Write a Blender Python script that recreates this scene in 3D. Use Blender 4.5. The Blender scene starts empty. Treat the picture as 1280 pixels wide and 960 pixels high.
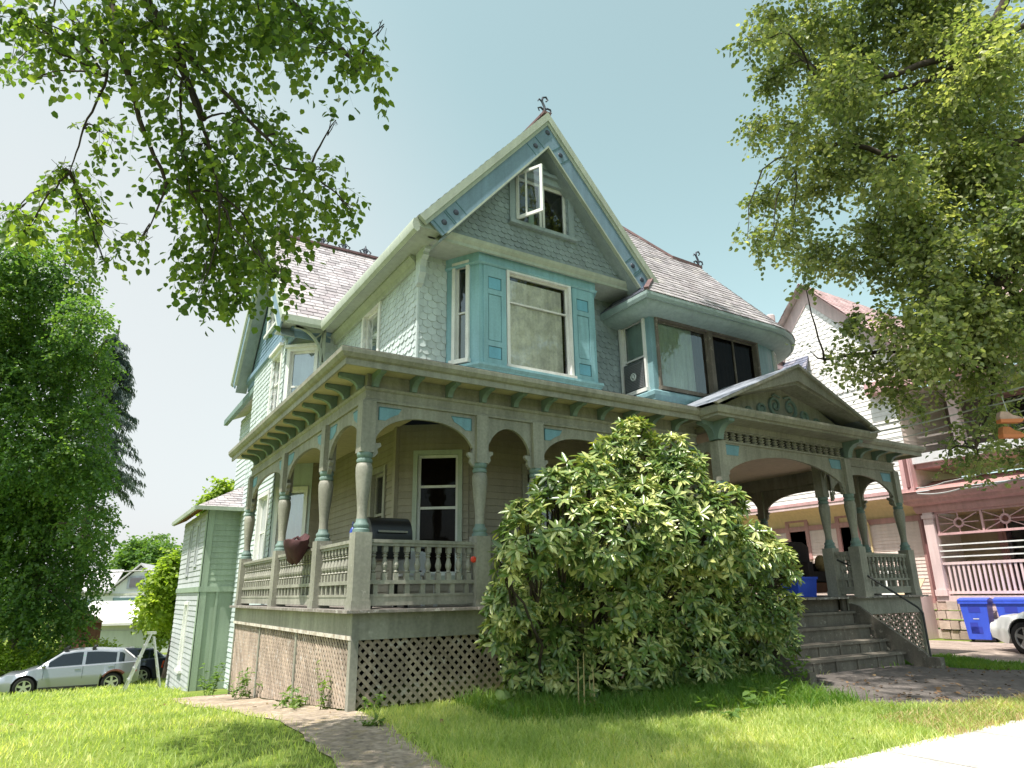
import bpy, math, random
import numpy as np
from mathutils import Vector, Matrix, geometry
random.seed(7); RNG = np.random.default_rng(11)
S = bpy.context.scene
COL = S.collection
V3 = Vector
Z = V3((0, 0, 1))
# ------------------------------------------------------------------ camera model (also used to place far trees)
FPX = 848.756; YAW, PIT, ROL = 0.557572, 0.297341, -0.0152609
CAM = V3((-2.7057, -7.8961, 1.3905))
_f = V3((math.sin(YAW)*math.cos(PIT), math.cos(YAW)*math.cos(PIT), math.sin(PIT)))
_r = V3((math.cos(YAW), -math.sin(YAW), 0)); _u = _r.cross(_f)
RGT = math.cos(ROL)*_r + math.sin(ROL)*_u
UPV = -math.sin(ROL)*_r + math.cos(ROL)*_u
FWD = _f
def at(px, py, d):
    return CAM + d*(FWD + RGT*((px-640)/FPX) - UPV*((py-480)/FPX))
# ------------------------------------------------------------------ materials
MATS = {}
def nodes(name):
    m = bpy.data.materials.new(name); m.use_nodes = True
    nt = m.node_tree; b = nt.nodes['Principled BSDF']
    return m, nt, b
def N(nt, typ, **kw):
    n = nt.nodes.new(typ)
    for k, v in kw.items():
        if k.startswith('i_'): n.inputs[k[2:].replace('_', ' ')].default_value = v
        else: setattr(n, k, v)
    return n
def paint(name, col, rough=.6, var=.14, scale=2.5, isl=.0, bump=.15, bscale=40, spec=.4, wear=0.0, wearcol=(.4, .36, .3), metal=0):
    """painted / weathered surface: broad and fine tone drift, optional per-board tint, worn flecks"""
    m, nt, b = nodes(name); L = nt.links.new
    tc = N(nt, 'ShaderNodeNewGeometry')
    n1 = N(nt, 'ShaderNodeTexNoise'); n1.inputs['Scale'].default_value = scale; n1.inputs['Detail'].default_value = 6
    n2 = N(nt, 'ShaderNodeTexNoise'); n2.inputs['Scale'].default_value = bscale; n2.inputs['Detail'].default_value = 4
    L(tc.outputs['Position'], n1.inputs['Vector']); L(tc.outputs['Position'], n2.inputs['Vector'])
    mr = N(nt, 'ShaderNodeMapRange'); mr.inputs['From Min'].default_value = .3; mr.inputs['From Max'].default_value = .7
    mr.inputs['To Min'].default_value = 1-var; mr.inputs['To Max'].default_value = 1+var*.6
    L(n1.outputs['Fac'], mr.inputs['Value'])
    mr2 = N(nt, 'ShaderNodeMapRange'); mr2.inputs['From Min'].default_value = .35; mr2.inputs['From Max'].default_value = .65
    mr2.inputs['To Min'].default_value = 1-var*.5; mr2.inputs['To Max'].default_value = 1+var*.3
    L(n2.outputs['Fac'], mr2.inputs['Value'])
    mu = N(nt, 'ShaderNodeMath', operation='MULTIPLY'); L(mr.outputs[0], mu.inputs[0]); L(mr2.outputs[0], mu.inputs[1])
    fac = mu.outputs[0]
    mp = N(nt, 'ShaderNodeMapping'); mp.inputs['Scale'].default_value = (7, 7, .7); L(tc.outputs['Position'], mp.inputs['Vector'])
    n4 = N(nt, 'ShaderNodeTexNoise'); n4.inputs['Scale'].default_value = 1.6; n4.inputs['Detail'].default_value = 5; L(mp.outputs[0], n4.inputs['Vector'])
    mr4 = N(nt, 'ShaderNodeMapRange'); mr4.inputs['From Min'].default_value = .35; mr4.inputs['From Max'].default_value = .62
    mr4.inputs['To Min'].default_value = 1-var*.9; mr4.inputs['To Max'].default_value = 1.03; L(n4.outputs['Fac'], mr4.inputs['Value'])
    m4 = N(nt, 'ShaderNodeMath', operation='MULTIPLY'); L(fac, m4.inputs[0]); L(mr4.outputs[0], m4.inputs[1]); fac = m4.outputs[0]
    if isl:
        mr3 = N(nt, 'ShaderNodeMapRange'); mr3.inputs['To Min'].default_value = 1-isl; mr3.inputs['To Max'].default_value = 1+isl
        L(tc.outputs['Random Per Island'], mr3.inputs['Value'])
        m3 = N(nt, 'ShaderNodeMath', operation='MULTIPLY'); L(fac, m3.inputs[0]); L(mr3.outputs[0], m3.inputs[1]); fac = m3.outputs[0]
    vm = N(nt, 'ShaderNodeVectorMath', operation='SCALE'); vm.inputs[0].default_value = col; L(fac, vm.inputs['Scale'])
    out = vm.outputs[0]
    if wear:
        n3 = N(nt, 'ShaderNodeTexNoise'); n3.inputs['Scale'].default_value = 9; n3.inputs['Detail'].default_value = 9; n3.inputs['Roughness'].default_value = .75
        L(tc.outputs['Position'], n3.inputs['Vector'])
        cr = N(nt, 'ShaderNodeMapRange'); cr.inputs['From Min'].default_value = .66-wear; cr.inputs['From Max'].default_value = .72-wear
        L(n3.outputs['Fac'], cr.inputs['Value'])
        mx = N(nt, 'ShaderNodeMix', data_type='RGBA'); L(cr.outputs[0], mx.inputs['Factor'])
        L(out, mx.inputs[6]); mx.inputs[7].default_value = (*wearcol, 1); out = mx.outputs[2]
    L(out, b.inputs['Base Color'])
    b.inputs['Roughness'].default_value = rough; b.inputs['Specular IOR Level'].default_value = spec; b.inputs['Metallic'].default_value = metal
    if bump:
        bp = N(nt, 'ShaderNodeBump'); bp.inputs['Strength'].default_value = bump; bp.inputs['Distance'].default_value = .01
        L(n2.outputs['Fac'], bp.inputs['Height']); L(bp.outputs[0], b.inputs['Normal'])
    return m
def ramp_isl(name, cols, rough=.8, bump=.3, noise=.25, spec=.3):
    """per-tile colour from a ramp (slates, leaves litter, stones)"""
    m, nt, b = nodes(name); L = nt.links.new
    g = N(nt, 'ShaderNodeNewGeometry'); r = N(nt, 'ShaderNodeValToRGB')
    e = r.color_ramp.elements
    while len(e) < len(cols): e.new(.5)
    for i, c in enumerate(cols): e[i].position = i/(len(cols)-1); e[i].color = (*c, 1)
    L(g.outputs['Random Per Island'], r.inputs[0])
    n1 = N(nt, 'ShaderNodeTexNoise'); n1.inputs['Scale'].default_value = 3.; n1.inputs['Detail'].default_value = 8
    L(g.outputs['Position'], n1.inputs['Vector'])
    mr = N(nt, 'ShaderNodeMapRange'); mr.inputs['From Min'].default_value = .3; mr.inputs['From Max'].default_value = .7
    mr.inputs['To Min'].default_value = 1-noise; mr.inputs['To Max'].default_value = 1+noise
    L(n1.outputs['Fac'], mr.inputs['Value'])
    vm = N(nt, 'ShaderNodeVectorMath', operation='SCALE'); L(r.outputs[0], vm.inputs[0]); L(mr.outputs[0], vm.inputs['Scale'])
    L(vm.outputs[0], b.inputs['Base Color']); b.inputs['Roughness'].default_value = rough; b.inputs['Specular IOR Level'].default_value = spec
    n2 = N(nt, 'ShaderNodeTexNoise'); n2.inputs['Scale'].default_value = 35; L(g.outputs['Position'], n2.inputs['Vector'])
    bp = N(nt, 'ShaderNodeBump'); bp.inputs['Strength'].default_value = bump; bp.inputs['Distance'].default_value = .01
    L(n2.outputs['Fac'], bp.inputs['Height']); L(bp.outputs[0], b.inputs['Normal'])
    return m
def leafmat(name, c0, c1, c2, trans=.4, rough=.45, spec=.35, thin=(1.2, 1.25, .45), patch=1.2):
    """leaf: reflected colour varies leaf by leaf and in patches; light passes through yellower"""
    m, nt, b = nodes(name); L = nt.links.new
    g = N(nt, 'ShaderNodeNewGeometry'); r = N(nt, 'ShaderNodeValToRGB')
    e = r.color_ramp.elements; e.new(.5)
    for i, c in enumerate((c0, c1, c2)): e[i].position = (0., .5, 1.)[i]; e[i].color = (*c, 1)
    n1 = N(nt, 'ShaderNodeTexNoise'); n1.inputs['Scale'].default_value = patch; n1.inputs['Detail'].default_value = 3
    L(g.outputs['Position'], n1.inputs['Vector'])
    a = N(nt, 'ShaderNodeMath', operation='MULTIPLY_ADD'); L(n1.outputs['Fac'], a.inputs[0]); a.inputs[1].default_value = 1.3; a.inputs[2].default_value = -.4
    b2 = N(nt, 'ShaderNodeMath', operation='MULTIPLY_ADD'); L(g.outputs['Random Per Island'], b2.inputs[0]); b2.inputs[1].default_value = .55; L(a.outputs[0], b2.inputs[2])
    L(b2.outputs[0], r.inputs[0])
    L(r.outputs[0], b.inputs['Base Color']); b.inputs['Roughness'].default_value = rough; b.inputs['Specular IOR Level'].default_value = spec
    tr = N(nt, 'ShaderNodeBsdfTranslucent')
    vm = N(nt, 'ShaderNodeVectorMath', operation='MULTIPLY'); L(r.outputs[0], vm.inputs[0]); vm.inputs[1].default_value = tuple(t*2.2 for t in thin)
    L(vm.outputs[0], tr.inputs['Color'])
    mx = N(nt, 'ShaderNodeMixShader'); mx.inputs[0].default_value = trans
    L(b.outputs[0], mx.inputs[1]); L(tr.outputs[0], mx.inputs[2]); L(mx.outputs[0], nt.nodes['Material Output'].inputs[0])
    return m
def glassmat(name, tint=(.85, .9, .9), refl=1.0):
    m, nt, b = nodes(name); L = nt.links.new
    nt.nodes.remove(b)
    t = N(nt, 'ShaderNodeBsdfTransparent'); t.inputs[0].default_value = (*tint, 1)
    gl = N(nt, 'ShaderNodeBsdfGlossy'); gl.inputs['Roughness'].default_value = .03; gl.inputs['Color'].default_value = (.95, .97, 1, 1)
    fr = N(nt, 'ShaderNodeFresnel'); fr.inputs['IOR'].default_value = 1.65
    n2 = N(nt, 'ShaderNodeTexNoise'); n2.inputs['Scale'].default_value = 2.2
    g = N(nt, 'ShaderNodeNewGeometry'); L(g.outputs['Position'], n2.inputs['Vector'])
    bp = N(nt, 'ShaderNodeBump'); bp.inputs['Strength'].default_value = .06; bp.inputs['Distance'].default_value = .05
    L(n2.outputs['Fac'], bp.inputs['Height']); L(bp.outputs[0], gl.inputs['Normal'])
    mu = N(nt, 'ShaderNodeMath', operation='MULTIPLY'); mu.inputs[1].default_value = 1.6*refl; mu.use_clamp = True
    L(fr.outputs[0], mu.inputs[0])
    mx = N(nt, 'ShaderNodeMixShader'); L(mu.outputs[0], mx.inputs[0]); L(t.outputs[0], mx.inputs[1]); L(gl.outputs[0], mx.inputs[2])
    L(mx.outputs[0], nt.nodes['Material Output'].inputs[0])
    return m
def plain(name, col, rough=.5, spec=.5, metal=0, coat=0):
    m, nt, b = nodes(name)
    b.inputs['Base Color'].default_value = (*col, 1); b.inputs['Roughness'].default_value = rough
    b.inputs['Specular IOR Level'].default_value = spec; b.inputs['Metallic'].default_value = metal; b.inputs['Coat Weight'].default_value = coat
    n = N(nt, 'ShaderNodeTexNoise'); n.inputs['Scale'].default_value = 6; n.inputs['Detail'].default_value = 6
    g = N(nt, 'ShaderNodeNewGeometry'); nt.links.new(g.outputs['Position'], n.inputs['Vector'])
    mr = N(nt, 'ShaderNodeMapRange'); mr.inputs['To Min'].default_value = max(0, rough-.08); mr.inputs['To Max'].default_value = rough+.1
    nt.links.new(n.outputs['Fac'], mr.inputs['Value']); nt.links.new(mr.outputs[0], b.inputs['Roughness'])
    return m
# ------------------------------------------------------------------ mesh builder
def _v(p): return p if isinstance(p, Vector) else V3(p)
class MB:
    def __init__(s): s.v = []; s.f = []
    def add(s, vs, fs):
        o = len(s.v); s.v.extend(tuple(p) for p in vs); s.f.extend(tuple(i+o for i in f) for f in fs); return s
    def box(s, x0, x1, y0, y1, z0, z1):
        return s.add([(x0,y0,z0),(x1,y0,z0),(x1,y1,z0),(x0,y1,z0),(x0,y0,z1),(x1,y0,z1),(x1,y1,z1),(x0,y1,z1)],
                     [(0,3,2,1),(4,5,6,7),(0,1,5,4),(1,2,6,5),(2,3,7,6),(3,0,4,7)])
    def obox(s, O, A, B, Cc):
        """box with corner O and edge vectors A, B, C"""
        O, A, B, Cc = map(_v, (O, A, B, Cc))
        vs = [O, O+A, O+A+B, O+B, O+Cc, O+A+Cc, O+A+B+Cc, O+B+Cc]
        fs = [(0,3,2,1),(4,5,6,7),(0,1,5,4),(1,2,6,5),(2,3,7,6),(3,0,4,7)]
        if A.cross(B).dot(Cc) < 0: fs = [tuple(reversed(f)) for f in fs]
        return s.add(vs, fs)
    def bar(s, p, q, w, h, up=Z):
        p, q = _v(p), _v(q); d = (q-p); n = d.normalized()
        sd = n.cross(_v(up))
        if sd.length < 1e-4: sd = n.cross(V3((1, 0, 0)))
        sd.normalize(); u2 = sd.cross(n)
        return s.obox(p - sd*w/2 - u2*h/2, d, sd*w, u2*h)
    def prism(s, pts, ext):
        """polygon of 3D points extruded by vector ext (convex or concave; caps tessellated)"""
        pts = [_v(p) for p in pts]; ext = _v(ext); n = len(pts)
        nrm = geometry.normal(pts) if n > 2 else Z
        if nrm.dot(ext) > 0: pts = pts[::-1]
        tris = geometry.tessellate_polygon([pts])
        vs = pts + [p+ext for p in pts]
        fs = []
        nn = geometry.normal(pts)
        for t in tris:
            a, b, c = (pts[i] for i in t)
            t = tuple(t) if (b-a).cross(c-a).dot(ext) < 0 else tuple(reversed(t))
            fs.append(t); fs.append(tuple(i+n for i in reversed(t)))
        for i in range(n):
            j = (i+1) % n; fs.append((j, i, i+n, j+n))
        return s.add(vs, fs)
    def lathe(s, prof, O, ax=Z, n=14, cap=True):
        """prof = [(r, h)...] turned about axis ax through O"""
        O, ax = _v(O), _v(ax).normalized(); a = ax.orthogonal().normalized(); b = ax.cross(a)
        vs = []; fs = []
        for r, h in prof:
            for k in range(n):
                t = 2*math.pi*k/n; vs.append(O + ax*h + a*(r*math.cos(t)) + b*(r*math.sin(t)))
        for i in range(len(prof)-1):
            for k in range(n):
                k2 = (k+1) % n; fs.append((i*n+k, i*n+k2, (i+1)*n+k2, (i+1)*n+k))
        if cap: fs.append(tuple(range(n-1, -1, -1))); fs.append(tuple((len(prof)-1)*n+k for k in range(n)))
        return s.add(vs, fs)
    def tube(s, pts, r, n=7, r1=None):
        pts = [_v(p) for p in pts]; m = len(pts); vs = []; fs = []
        r1 = r if r1 is None else r1
        prev = None
        for i, p in enumerate(pts):
            d = (pts[min(i+1, m-1)] - pts[max(i-1, 0)]).normalized()
            a = d.orthogonal().normalized() if prev is None else (prev - d*prev.dot(d)).normalized()
            prev = a; b = d.cross(a); rr = r + (r1-r)*i/max(1, m-1)
            for k in range(n):
                t = 2*math.pi*k/n; vs.append(p + a*(rr*math.cos(t)) + b*(rr*math.sin(t)))
        for i in range(m-1):
            for k in range(n):
                k2 = (k+1) % n; fs.append((i*n+k, i*n+k2, (i+1)*n+k2, (i+1)*n+k))
        fs.append(tuple(range(n-1, -1, -1))); fs.append(tuple((m-1)*n+k for k in range(n)))
        return s.add(vs, fs)
    def quad(s, a, b, c, d): return s.add([a, b, c, d], [(0, 1, 2, 3)])
    def sphere(s, c, rx, ry, rz, nu=14, nv=9):
        prof = [(max(1e-4, math.sin(math.pi*i/nv)), -math.cos(math.pi*i/nv)) for i in range(nv+1)]
        o = len(s.v); s.lathe(prof, (0, 0, 0), Z, nu, False)
        for i in range(o, len(s.v)):
            p = s.v[i]; s.v[i] = (c[0]+p[0]*rx, c[1]+p[1]*ry, c[2]+p[2]*rz)
        return s
    def build(s, name, mat, parent=None, local=False, smooth=None, **tags):
        me = bpy.data.meshes.new(name)
        vs = s.v
        if not local and vs:
            xs, ys, zs = zip(*vs); c = V3(((min(xs)+max(xs))/2, (min(ys)+max(ys))/2, min(zs)))
        else: c = V3((0, 0, 0))
        me.from_pydata([(p[0]-c.x, p[1]-c.y, p[2]-c.z) for p in vs], [], s.f)
        me.materials.append(mat)
        o = bpy.data.objects.new(name, me); COL.objects.link(o); o.location = c
        if smooth is not None:
            me.polygons.foreach_set('use_smooth', [True]*len(me.polygons))
            if smooth < 180: me.set_sharp_from_angle(angle=math.radians(smooth))
        if parent is not None: adopt(o, parent, local)
        for k, v in tags.items(): o[k] = v
        return o
WORLD = {}
def wm(o):
    m = Matrix.LocRotScale(o.location, o.rotation_euler, o.scale)
    return wm(o.parent) @ o.matrix_parent_inverse @ m if o.parent else m
def adopt(o, parent, local=False):
    o.parent = parent
    if not local: o.matrix_parent_inverse = wm(parent).inverted()
def thing(name, loc, label, cat, group=None, rz=0):
    o = bpy.data.objects.new(name, None); COL.objects.link(o); o.location = loc; o.rotation_euler = (0, 0, rz)
    o.empty_display_size = .3; o['label'] = label; o['category'] = cat; o['kind'] = 'thing'
    if group: o['group'] = group
    return o
def tag(o, label, cat, group=None):
    o['label'] = label; o['category'] = cat; o['kind'] = 'thing'
    if group: o['group'] = group
    return o
def dup(o, loc, parent):
    """copy of a part (sharing its mesh) and its sub-parts at a new place"""
    c = o.copy(); COL.objects.link(c); c.location = loc
    c.parent = parent
    for ch in list(o.children):
        d = ch.copy(); COL.objects.link(d); d.parent = c
    return c
# ------------------------------------------------------------------ clipping and tiles
def clip(poly, a, b):
    """keep the side left of a->b"""
    out = []; n = len(poly)
    def sd(p): return (b[0]-a[0])*(p[1]-a[1]) - (b[1]-a[1])*(p[0]-a[0])
    for i in range(n):
        p, q = poly[i], poly[(i+1) % n]; sp, sq = sd(p), sd(q)
        if sp >= 0: out.append(p)
        if (sp > 0 and sq < 0) or (sp < 0 and sq > 0):
            t = sp/(sp-sq); out.append((p[0]+(q[0]-p[0])*t, p[1]+(q[1]-p[1])*t))
    return out
def area2(poly):
    return sum(poly[i][0]*poly[(i+1) % len(poly)][1]-poly[(i+1) % len(poly)][0]*poly[i][1] for i in range(len(poly)))/2
def tiles(mb, O, U, Vv, poly, tw, th, style, holes=(), t=.014, jit=.0):
    """courses of slates / scales / boards laid over a convex polygon (u,v) of the plane O + uU + vV"""
    O, U, Vv = _v(O), _v(U).normalized(), _v(Vv).normalized(); Nn = U.cross(Vv)
    if area2(poly) < 0: poly = poly[::-1]
    us = [p[0] for p in poly]; vs = [p[1] for p in poly]; u0, u1, v0, v1 = min(us), max(us), min(vs), max(vs)
    row = 0; v = v0
    while v < v1-1e-4:
        if style == 'clap':
            segs = [(u0, u1)]
            for (a, b, c, d) in holes:
                if v+th*.9 > b and v+th*.1 < d:
                    ns = []
                    for s0, s1 in segs:
                        if c <= s0 or a >= s1: ns.append((s0, s1)); continue
                        if a > s0: ns.append((s0, a))
                        if c < s1: ns.append((c, s1))
                    segs = ns
            cells = [[(s0, v), (s1, v), (s1, v+th*1.03), (s0, v+th*1.03)] for s0, s1 in segs]
        else:
            cells = []; u = u0 - (tw/2 if row % 2 else 0) - (random.random()*tw*.2 if jit else 0)
            while u < u1:
                w = tw*(1+random.uniform(-jit, jit)*2) if jit else tw
                a, b = u+tw*.02, u+w-tw*.02; dv = random.uniform(-jit, jit)*th*.6 if jit else 0
                if style == 'fish':
                    c = (a+b)/2; r = (b-a)/2
                    cells.append([(a, v+th*1.5), (a, v+r*.62)] + [(c-r*math.cos(k*math.pi/6), v+r*.62-r*.62*math.sin(k*math.pi/6)) for k in (1, 2, 3, 4, 5)] + [(b, v+r*.62), (b, v+th*1.5)])
                elif style == 'hexa':
                    q = (b-a)*.28
                    cells.append([(a, v+th*1.5), (a, v+q), (a+q, v), (b-q, v), (b, v+q), (b, v+th*1.5)])
                else: cells.append([(a, v+dv), (b, v+dv), (b, v+th*1.12), (a, v+th*1.12)])
                u += w
        for cpoly in cells:
            cu = sum(p[0] for p in cpoly)/len(cpoly); cv = v+th*.5
            if style != 'clap' and any(a < cu < c and b < cv < d for a, b, c, d in holes): continue
            if area2(cpoly) < 0: cpoly = cpoly[::-1]
            q = cpoly
            for i in range(len(poly)):
                q = clip(q, poly[i], poly[(i+1) % len(poly)])
                if len(q) < 3: break
            if len(q) < 3 or abs(area2(q)) < 1e-5: continue
            jt = random.uniform(.75, 1.25)*t if style != 'clap' else t
            top = [O + U*a + Vv*b + Nn*(.003 + jt*max(0, 1-(b-v)/(th*1.25))) for a, b in q]
            o = len(mb.v); n = len(q); mb.add(top, [tuple(range(n))])
            lo = [i for i in range(n) if q[i][1] < v+th*.55 and q[(i+1) % n][1] < v+th*.55]
            for i in lo:                                   # lower lip
                p0, p1 = top[i], top[(i+1) % n]
                k = len(mb.v); mb.add([p0 - Nn*jt, p1 - Nn*jt], []); mb.f.append((o+i, k, k+1, o+(i+1) % n))
        v += th; row += 1
def sheet(mb, O, U, Vv, poly, holes=(), off=-.012):
    O, U, Vv = _v(O), _v(U).normalized(), _v(Vv).normalized(); Nn = U.cross(Vv)
    loops = [[V3((a, b, 0)) for a, b in poly]] + [[V3((a, b, 0)), V3((a, d, 0)), V3((c, d, 0)), V3((c, b, 0))] for a, b, c, d in holes]
    flat = [p for l in loops for p in l]
    tris = geometry.tessellate_polygon(loops)
    fs = []
    for t in tris:
        a, b, c = (flat[i] for i in t)
        fs.append(tuple(t) if (b-a).cross(c-a).z > 0 else tuple(reversed(t)))
    mb.add([O + U*p.x + Vv*p.y + Nn*off for p in flat], fs)
# ------------------------------------------------------------------ palette
P_main = paint('porch_paint', (.305, .295, .25), .6, .22, 1.6, bscale=30, wear=.055, wearcol=(.37, .35, .31))
P_side = paint('taupe_clapboard', (.30, .265, .205), .6, .12, 1.2, isl=.06)
P_teal = paint('teal_trim', (.18, .255, .235), .55, .16, 2)
P_blue = paint('blue_inset', (.17, .33, .41), .55, .14, 3)
P_turq = paint('turquoise_paint', (.255, .46, .52), .5, .15, 1.3, wear=.0)
P_turq2 = paint('turquoise_blue_panel', (.16, .40, .52), .5, .1, 3)
P_seam = paint('panel_groove', (.07, .16, .18), .7, .1)
P_fish = paint('pale_green_scales', (.51, .575, .58), .6, .1, 1.0, isl=.08)
P_gscale = paint('grey_green_scales', (.27, .325, .345), .65, .14, 1.2, isl=.1)
P_barge = paint('barge_blue', (.185, .28, .37), .55, .14, 1.4)
P_sage = paint('sage_gutter', (.40, .445, .375), .55, .12, 1.2, wear=.02)
P_soff = paint('pale_soffit', (.44, .475, .44), .65, .1, 1.2)
P_white = paint('white_frame', (.72, .72, .70), .5, .1, 3)
P_cream = paint('cream_ceiling', (.52, .45, .30), .7, .1, .9)
P_pinkc = paint('portico_ceiling', (.55, .44, .34), .7, .1, .9)  # pinkish tint paints bounced sunlight into the ceiling colour
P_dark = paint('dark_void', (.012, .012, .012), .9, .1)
P_deck = paint('deck_boards', (.25, .22, .20), .75, .25, 2.0, bscale=18, wear=.12, wearcol=(.42, .40, .37))
P_lat = paint('weathered_lattice', (.36, .285, .225), .8, .25, 2.2, isl=.18, wear=.1, wearcol=(.42, .38, .34))
P_step = paint('stair_boards', (.16, .14, .115), .8, .25, 2.5, wear=.08, wearcol=(.3, .27, .23))
P_slate = ramp_isl('slate', [(.22, .20, .21), (.36, .33, .345), (.43, .40, .415), (.30, .265, .28), (.48, .45, .445)], .55, noise=.2, spec=.5)
P_slateb = ramp_isl('blue_and_shaded_slate', [(.10, .11, .16), (.17, .18, .24), (.24, .23, .27)], .55, noise=.2)  # neighbour's blue awning slate; also pavilion slate with shade painted in
P_metal = paint('porch_roof_metal', (.33, .36, .42), .5, .2, 2, metal=.2)
P_pav = paint('pavilion_shaded_teal', (.195, .33, .365), .55, .16, 1.4)  # darker copy of the turquoise, with the pavilion's shade in its colour
P_cv = paint('cove_grey_green', (.30, .39, .385), .6, .14, 1.2)
P_rust = paint('ridge_tin', (.16, .09, .09), .6, .25, 4)
P_iron = paint('finial_iron', (.05, .06, .085), .5, .2, 6)
P_flash = paint('roof_flashing', (.20, .19, .17), .7, .2, 3)  # grey-brown colour of the porch roof itself
G_clear = glassmat('window_glass')
G_refl = glassmat('window_glass_bright', refl=2.2)
G_screen = glassmat('screened_glass', (.30, .30, .30), .07)
G_soft = glassmat('low_glare_glass', (.93, .95, .95), .55)
C_cream = paint('cream_curtain', (.92, .89, .82), .9, .22, 6, bscale=25)  # mottling in the colour stands in for tree reflections on the bay glass
G_lite = glassmat('thin_clear_glass', (.99, .99, .99), 1.0)
C_white = paint('white_curtain', (.70, .72, .76), .9, .1, 2)
C_pale = paint('pale_green_curtain', (.60, .72, .64), .9, .16, 2)
C_grey = paint('grey_blind', (.30, .29, .27), .9, .1, 2)
C_brown = paint('dark_curtain', (.085, .06, .05), .9, .25, 3)

def sweep(mb, prof, path, closed=False):
    """profile (outward, z) carried along a plan path; outward = right-hand side of travel"""
    n = len(path); loops = []
    for i in range(n):
        p = V3((*path[i], 0)); ns = []
        if i > 0: d = (V3((*path[i], 0))-V3((*path[i-1], 0))).normalized(); ns.append(V3((d.y, -d.x, 0)))
        if i < n-1: d = (V3((*path[i+1], 0))-V3((*path[i], 0))).normalized(); ns.append(V3((d.y, -d.x, 0)))
        m = ns[0] if len(ns) == 1 else (ns[0]+ns[1])/(1+ns[0].dot(ns[1]))
        loops.append([p + m*o + Z*z for o, z in prof])
    k = len(prof); ccw = area2(prof) > 0
    o = len(mb.v); mb.add([q for l in loops for q in l], [])
    for i in range(n-1):
        for j in range(k):
            j2 = (j+1) % k
            f = (o+i*k+j, o+(i+1)*k+j, o+(i+1)*k+j2, o+i*k+j2)
            mb.f.append(f if not ccw else f[::-1])
    for base, rev in ((0, ccw), ((n-1)*k, not ccw)):
        tris = geometry.tessellate_polygon([[V3((a, b, 0)) for a, b in prof]])
        for t in tris:
            (ax, ay), (bx, by), (cx, cy) = (prof[i] for i in t)
            if (bx-ax)*(cy-ay)-(by-ay)*(cx-ax) < 0: t = tuple(reversed(t))
            mb.f.append(tuple(o+base+i for i in (reversed(t) if not rev else t)))
    return mb
def rect(o0, o1, z0, z1): return [(o0, z0), (o1, z0), (o1, z1), (o0, z1)]

def window(par, O, U, u, v, w, h, cas=P_white, sash=P_white, glass=G_clear, cur=None, rails=(.5,), mulls=(), cw=.1, pr=.045, d=.075, sw=.045,
           cap=False, sill=True, cap_mat=None, wave=0, label=None, split=None, name='window'):
    O, U = _v(O), _v(U).normalized(); Nn = U.cross(Z); Q = O + U*u + Z*v
    m = MB()
    def bd(mm, a0, a1, b0, b1, n0, n1): mm.obox(Q + U*a0 + Z*b0 + Nn*n0, U*(a1-a0), Nn*(n1-n0), Z*(b1-b0))
    bd(m, -cw, 0, -.0, h, -.09, pr); bd(m, w, w+cw, -.0, h, -.09, pr)
    bd(m, -cw, w+cw, h, h+cw, -.09, pr+.003); bd(m, -cw-.02, w+cw+.02, -.07, 0, -.09, pr+(.05 if sill else .003))
    if cap: bd(m, -cw-.04, w+cw+.04, h+cw, h+cw+.06, -.02, pr+.07)
    f = m.build(name, cas, par)
    if label: f['label'] = label
    s = MB(); a, b = -d, -d+.04
    bd(s, 0, sw, 0, h, a, b); bd(s, w-sw, w, 0, h, a, b); bd(s, sw, w-sw, 0, sw*1.3, a, b); bd(s, sw, w-sw, h-sw, h, a, b)
    for r in rails: bd(s, sw, w-sw, h*r-sw*.45, h*r+sw*.45, a, b+.003)
    for r in mulls: bd(s, w*r-sw*.4, w*r+sw*.4, sw, h-sw, a, b+.002)
    s.build('sash', sash, f)
    g = MB(); g.quad(*[Q + U*p + Z*q + Nn*(-d+.018) for p, q in ((sw*.5, sw*.5), (w-sw*.5, sw*.5), (w-sw*.5, h-sw*.5), (sw*.5, h-sw*.5))])
    g.build('glass_pane', glass, f)
    def drape(mat, q0, q1, off, z0=0, z1=1):
        c = MB(); K = 28
        for i in range(K):
            p0, p1 = q0+(q1-q0)*i/K, q0+(q1-q0)*(i+1)/K
            f0, f1 = (wave*math.sin(p*w*2*math.pi/.11)+wave*.5*math.sin(p*w*23) for p in (p0, p1))
            c.quad(Q+U*w*p0+Z*h*z0+Nn*(off+f0), Q+U*w*p1+Z*h*z0+Nn*(off+f1), Q+U*w*p1+Z*h*z1+Nn*(off+f1*.6), Q+U*w*p0+Z*h*z1+Nn*(off+f0*.6))
        c.build('curtain', mat, f)
    if cur is not None:
        for spec in (cur if isinstance(cur, list) else [(cur, 0, 1, 0, 1)]):
            drape(spec[0], spec[1], spec[2], -d-.012-wave*1.6, *spec[3:])
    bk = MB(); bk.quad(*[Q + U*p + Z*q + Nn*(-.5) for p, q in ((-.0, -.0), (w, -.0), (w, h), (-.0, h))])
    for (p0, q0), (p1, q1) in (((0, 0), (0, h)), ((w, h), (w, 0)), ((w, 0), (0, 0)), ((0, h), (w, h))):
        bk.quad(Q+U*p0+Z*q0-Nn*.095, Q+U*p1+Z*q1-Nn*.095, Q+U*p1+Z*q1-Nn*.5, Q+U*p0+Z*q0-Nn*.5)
    bk.build('dark_room_box', P_dark, f)  # black box stands in for the unlit room behind the glass
    return (u-.002, v-.002, u+w+.002, v+h+.002)

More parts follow.
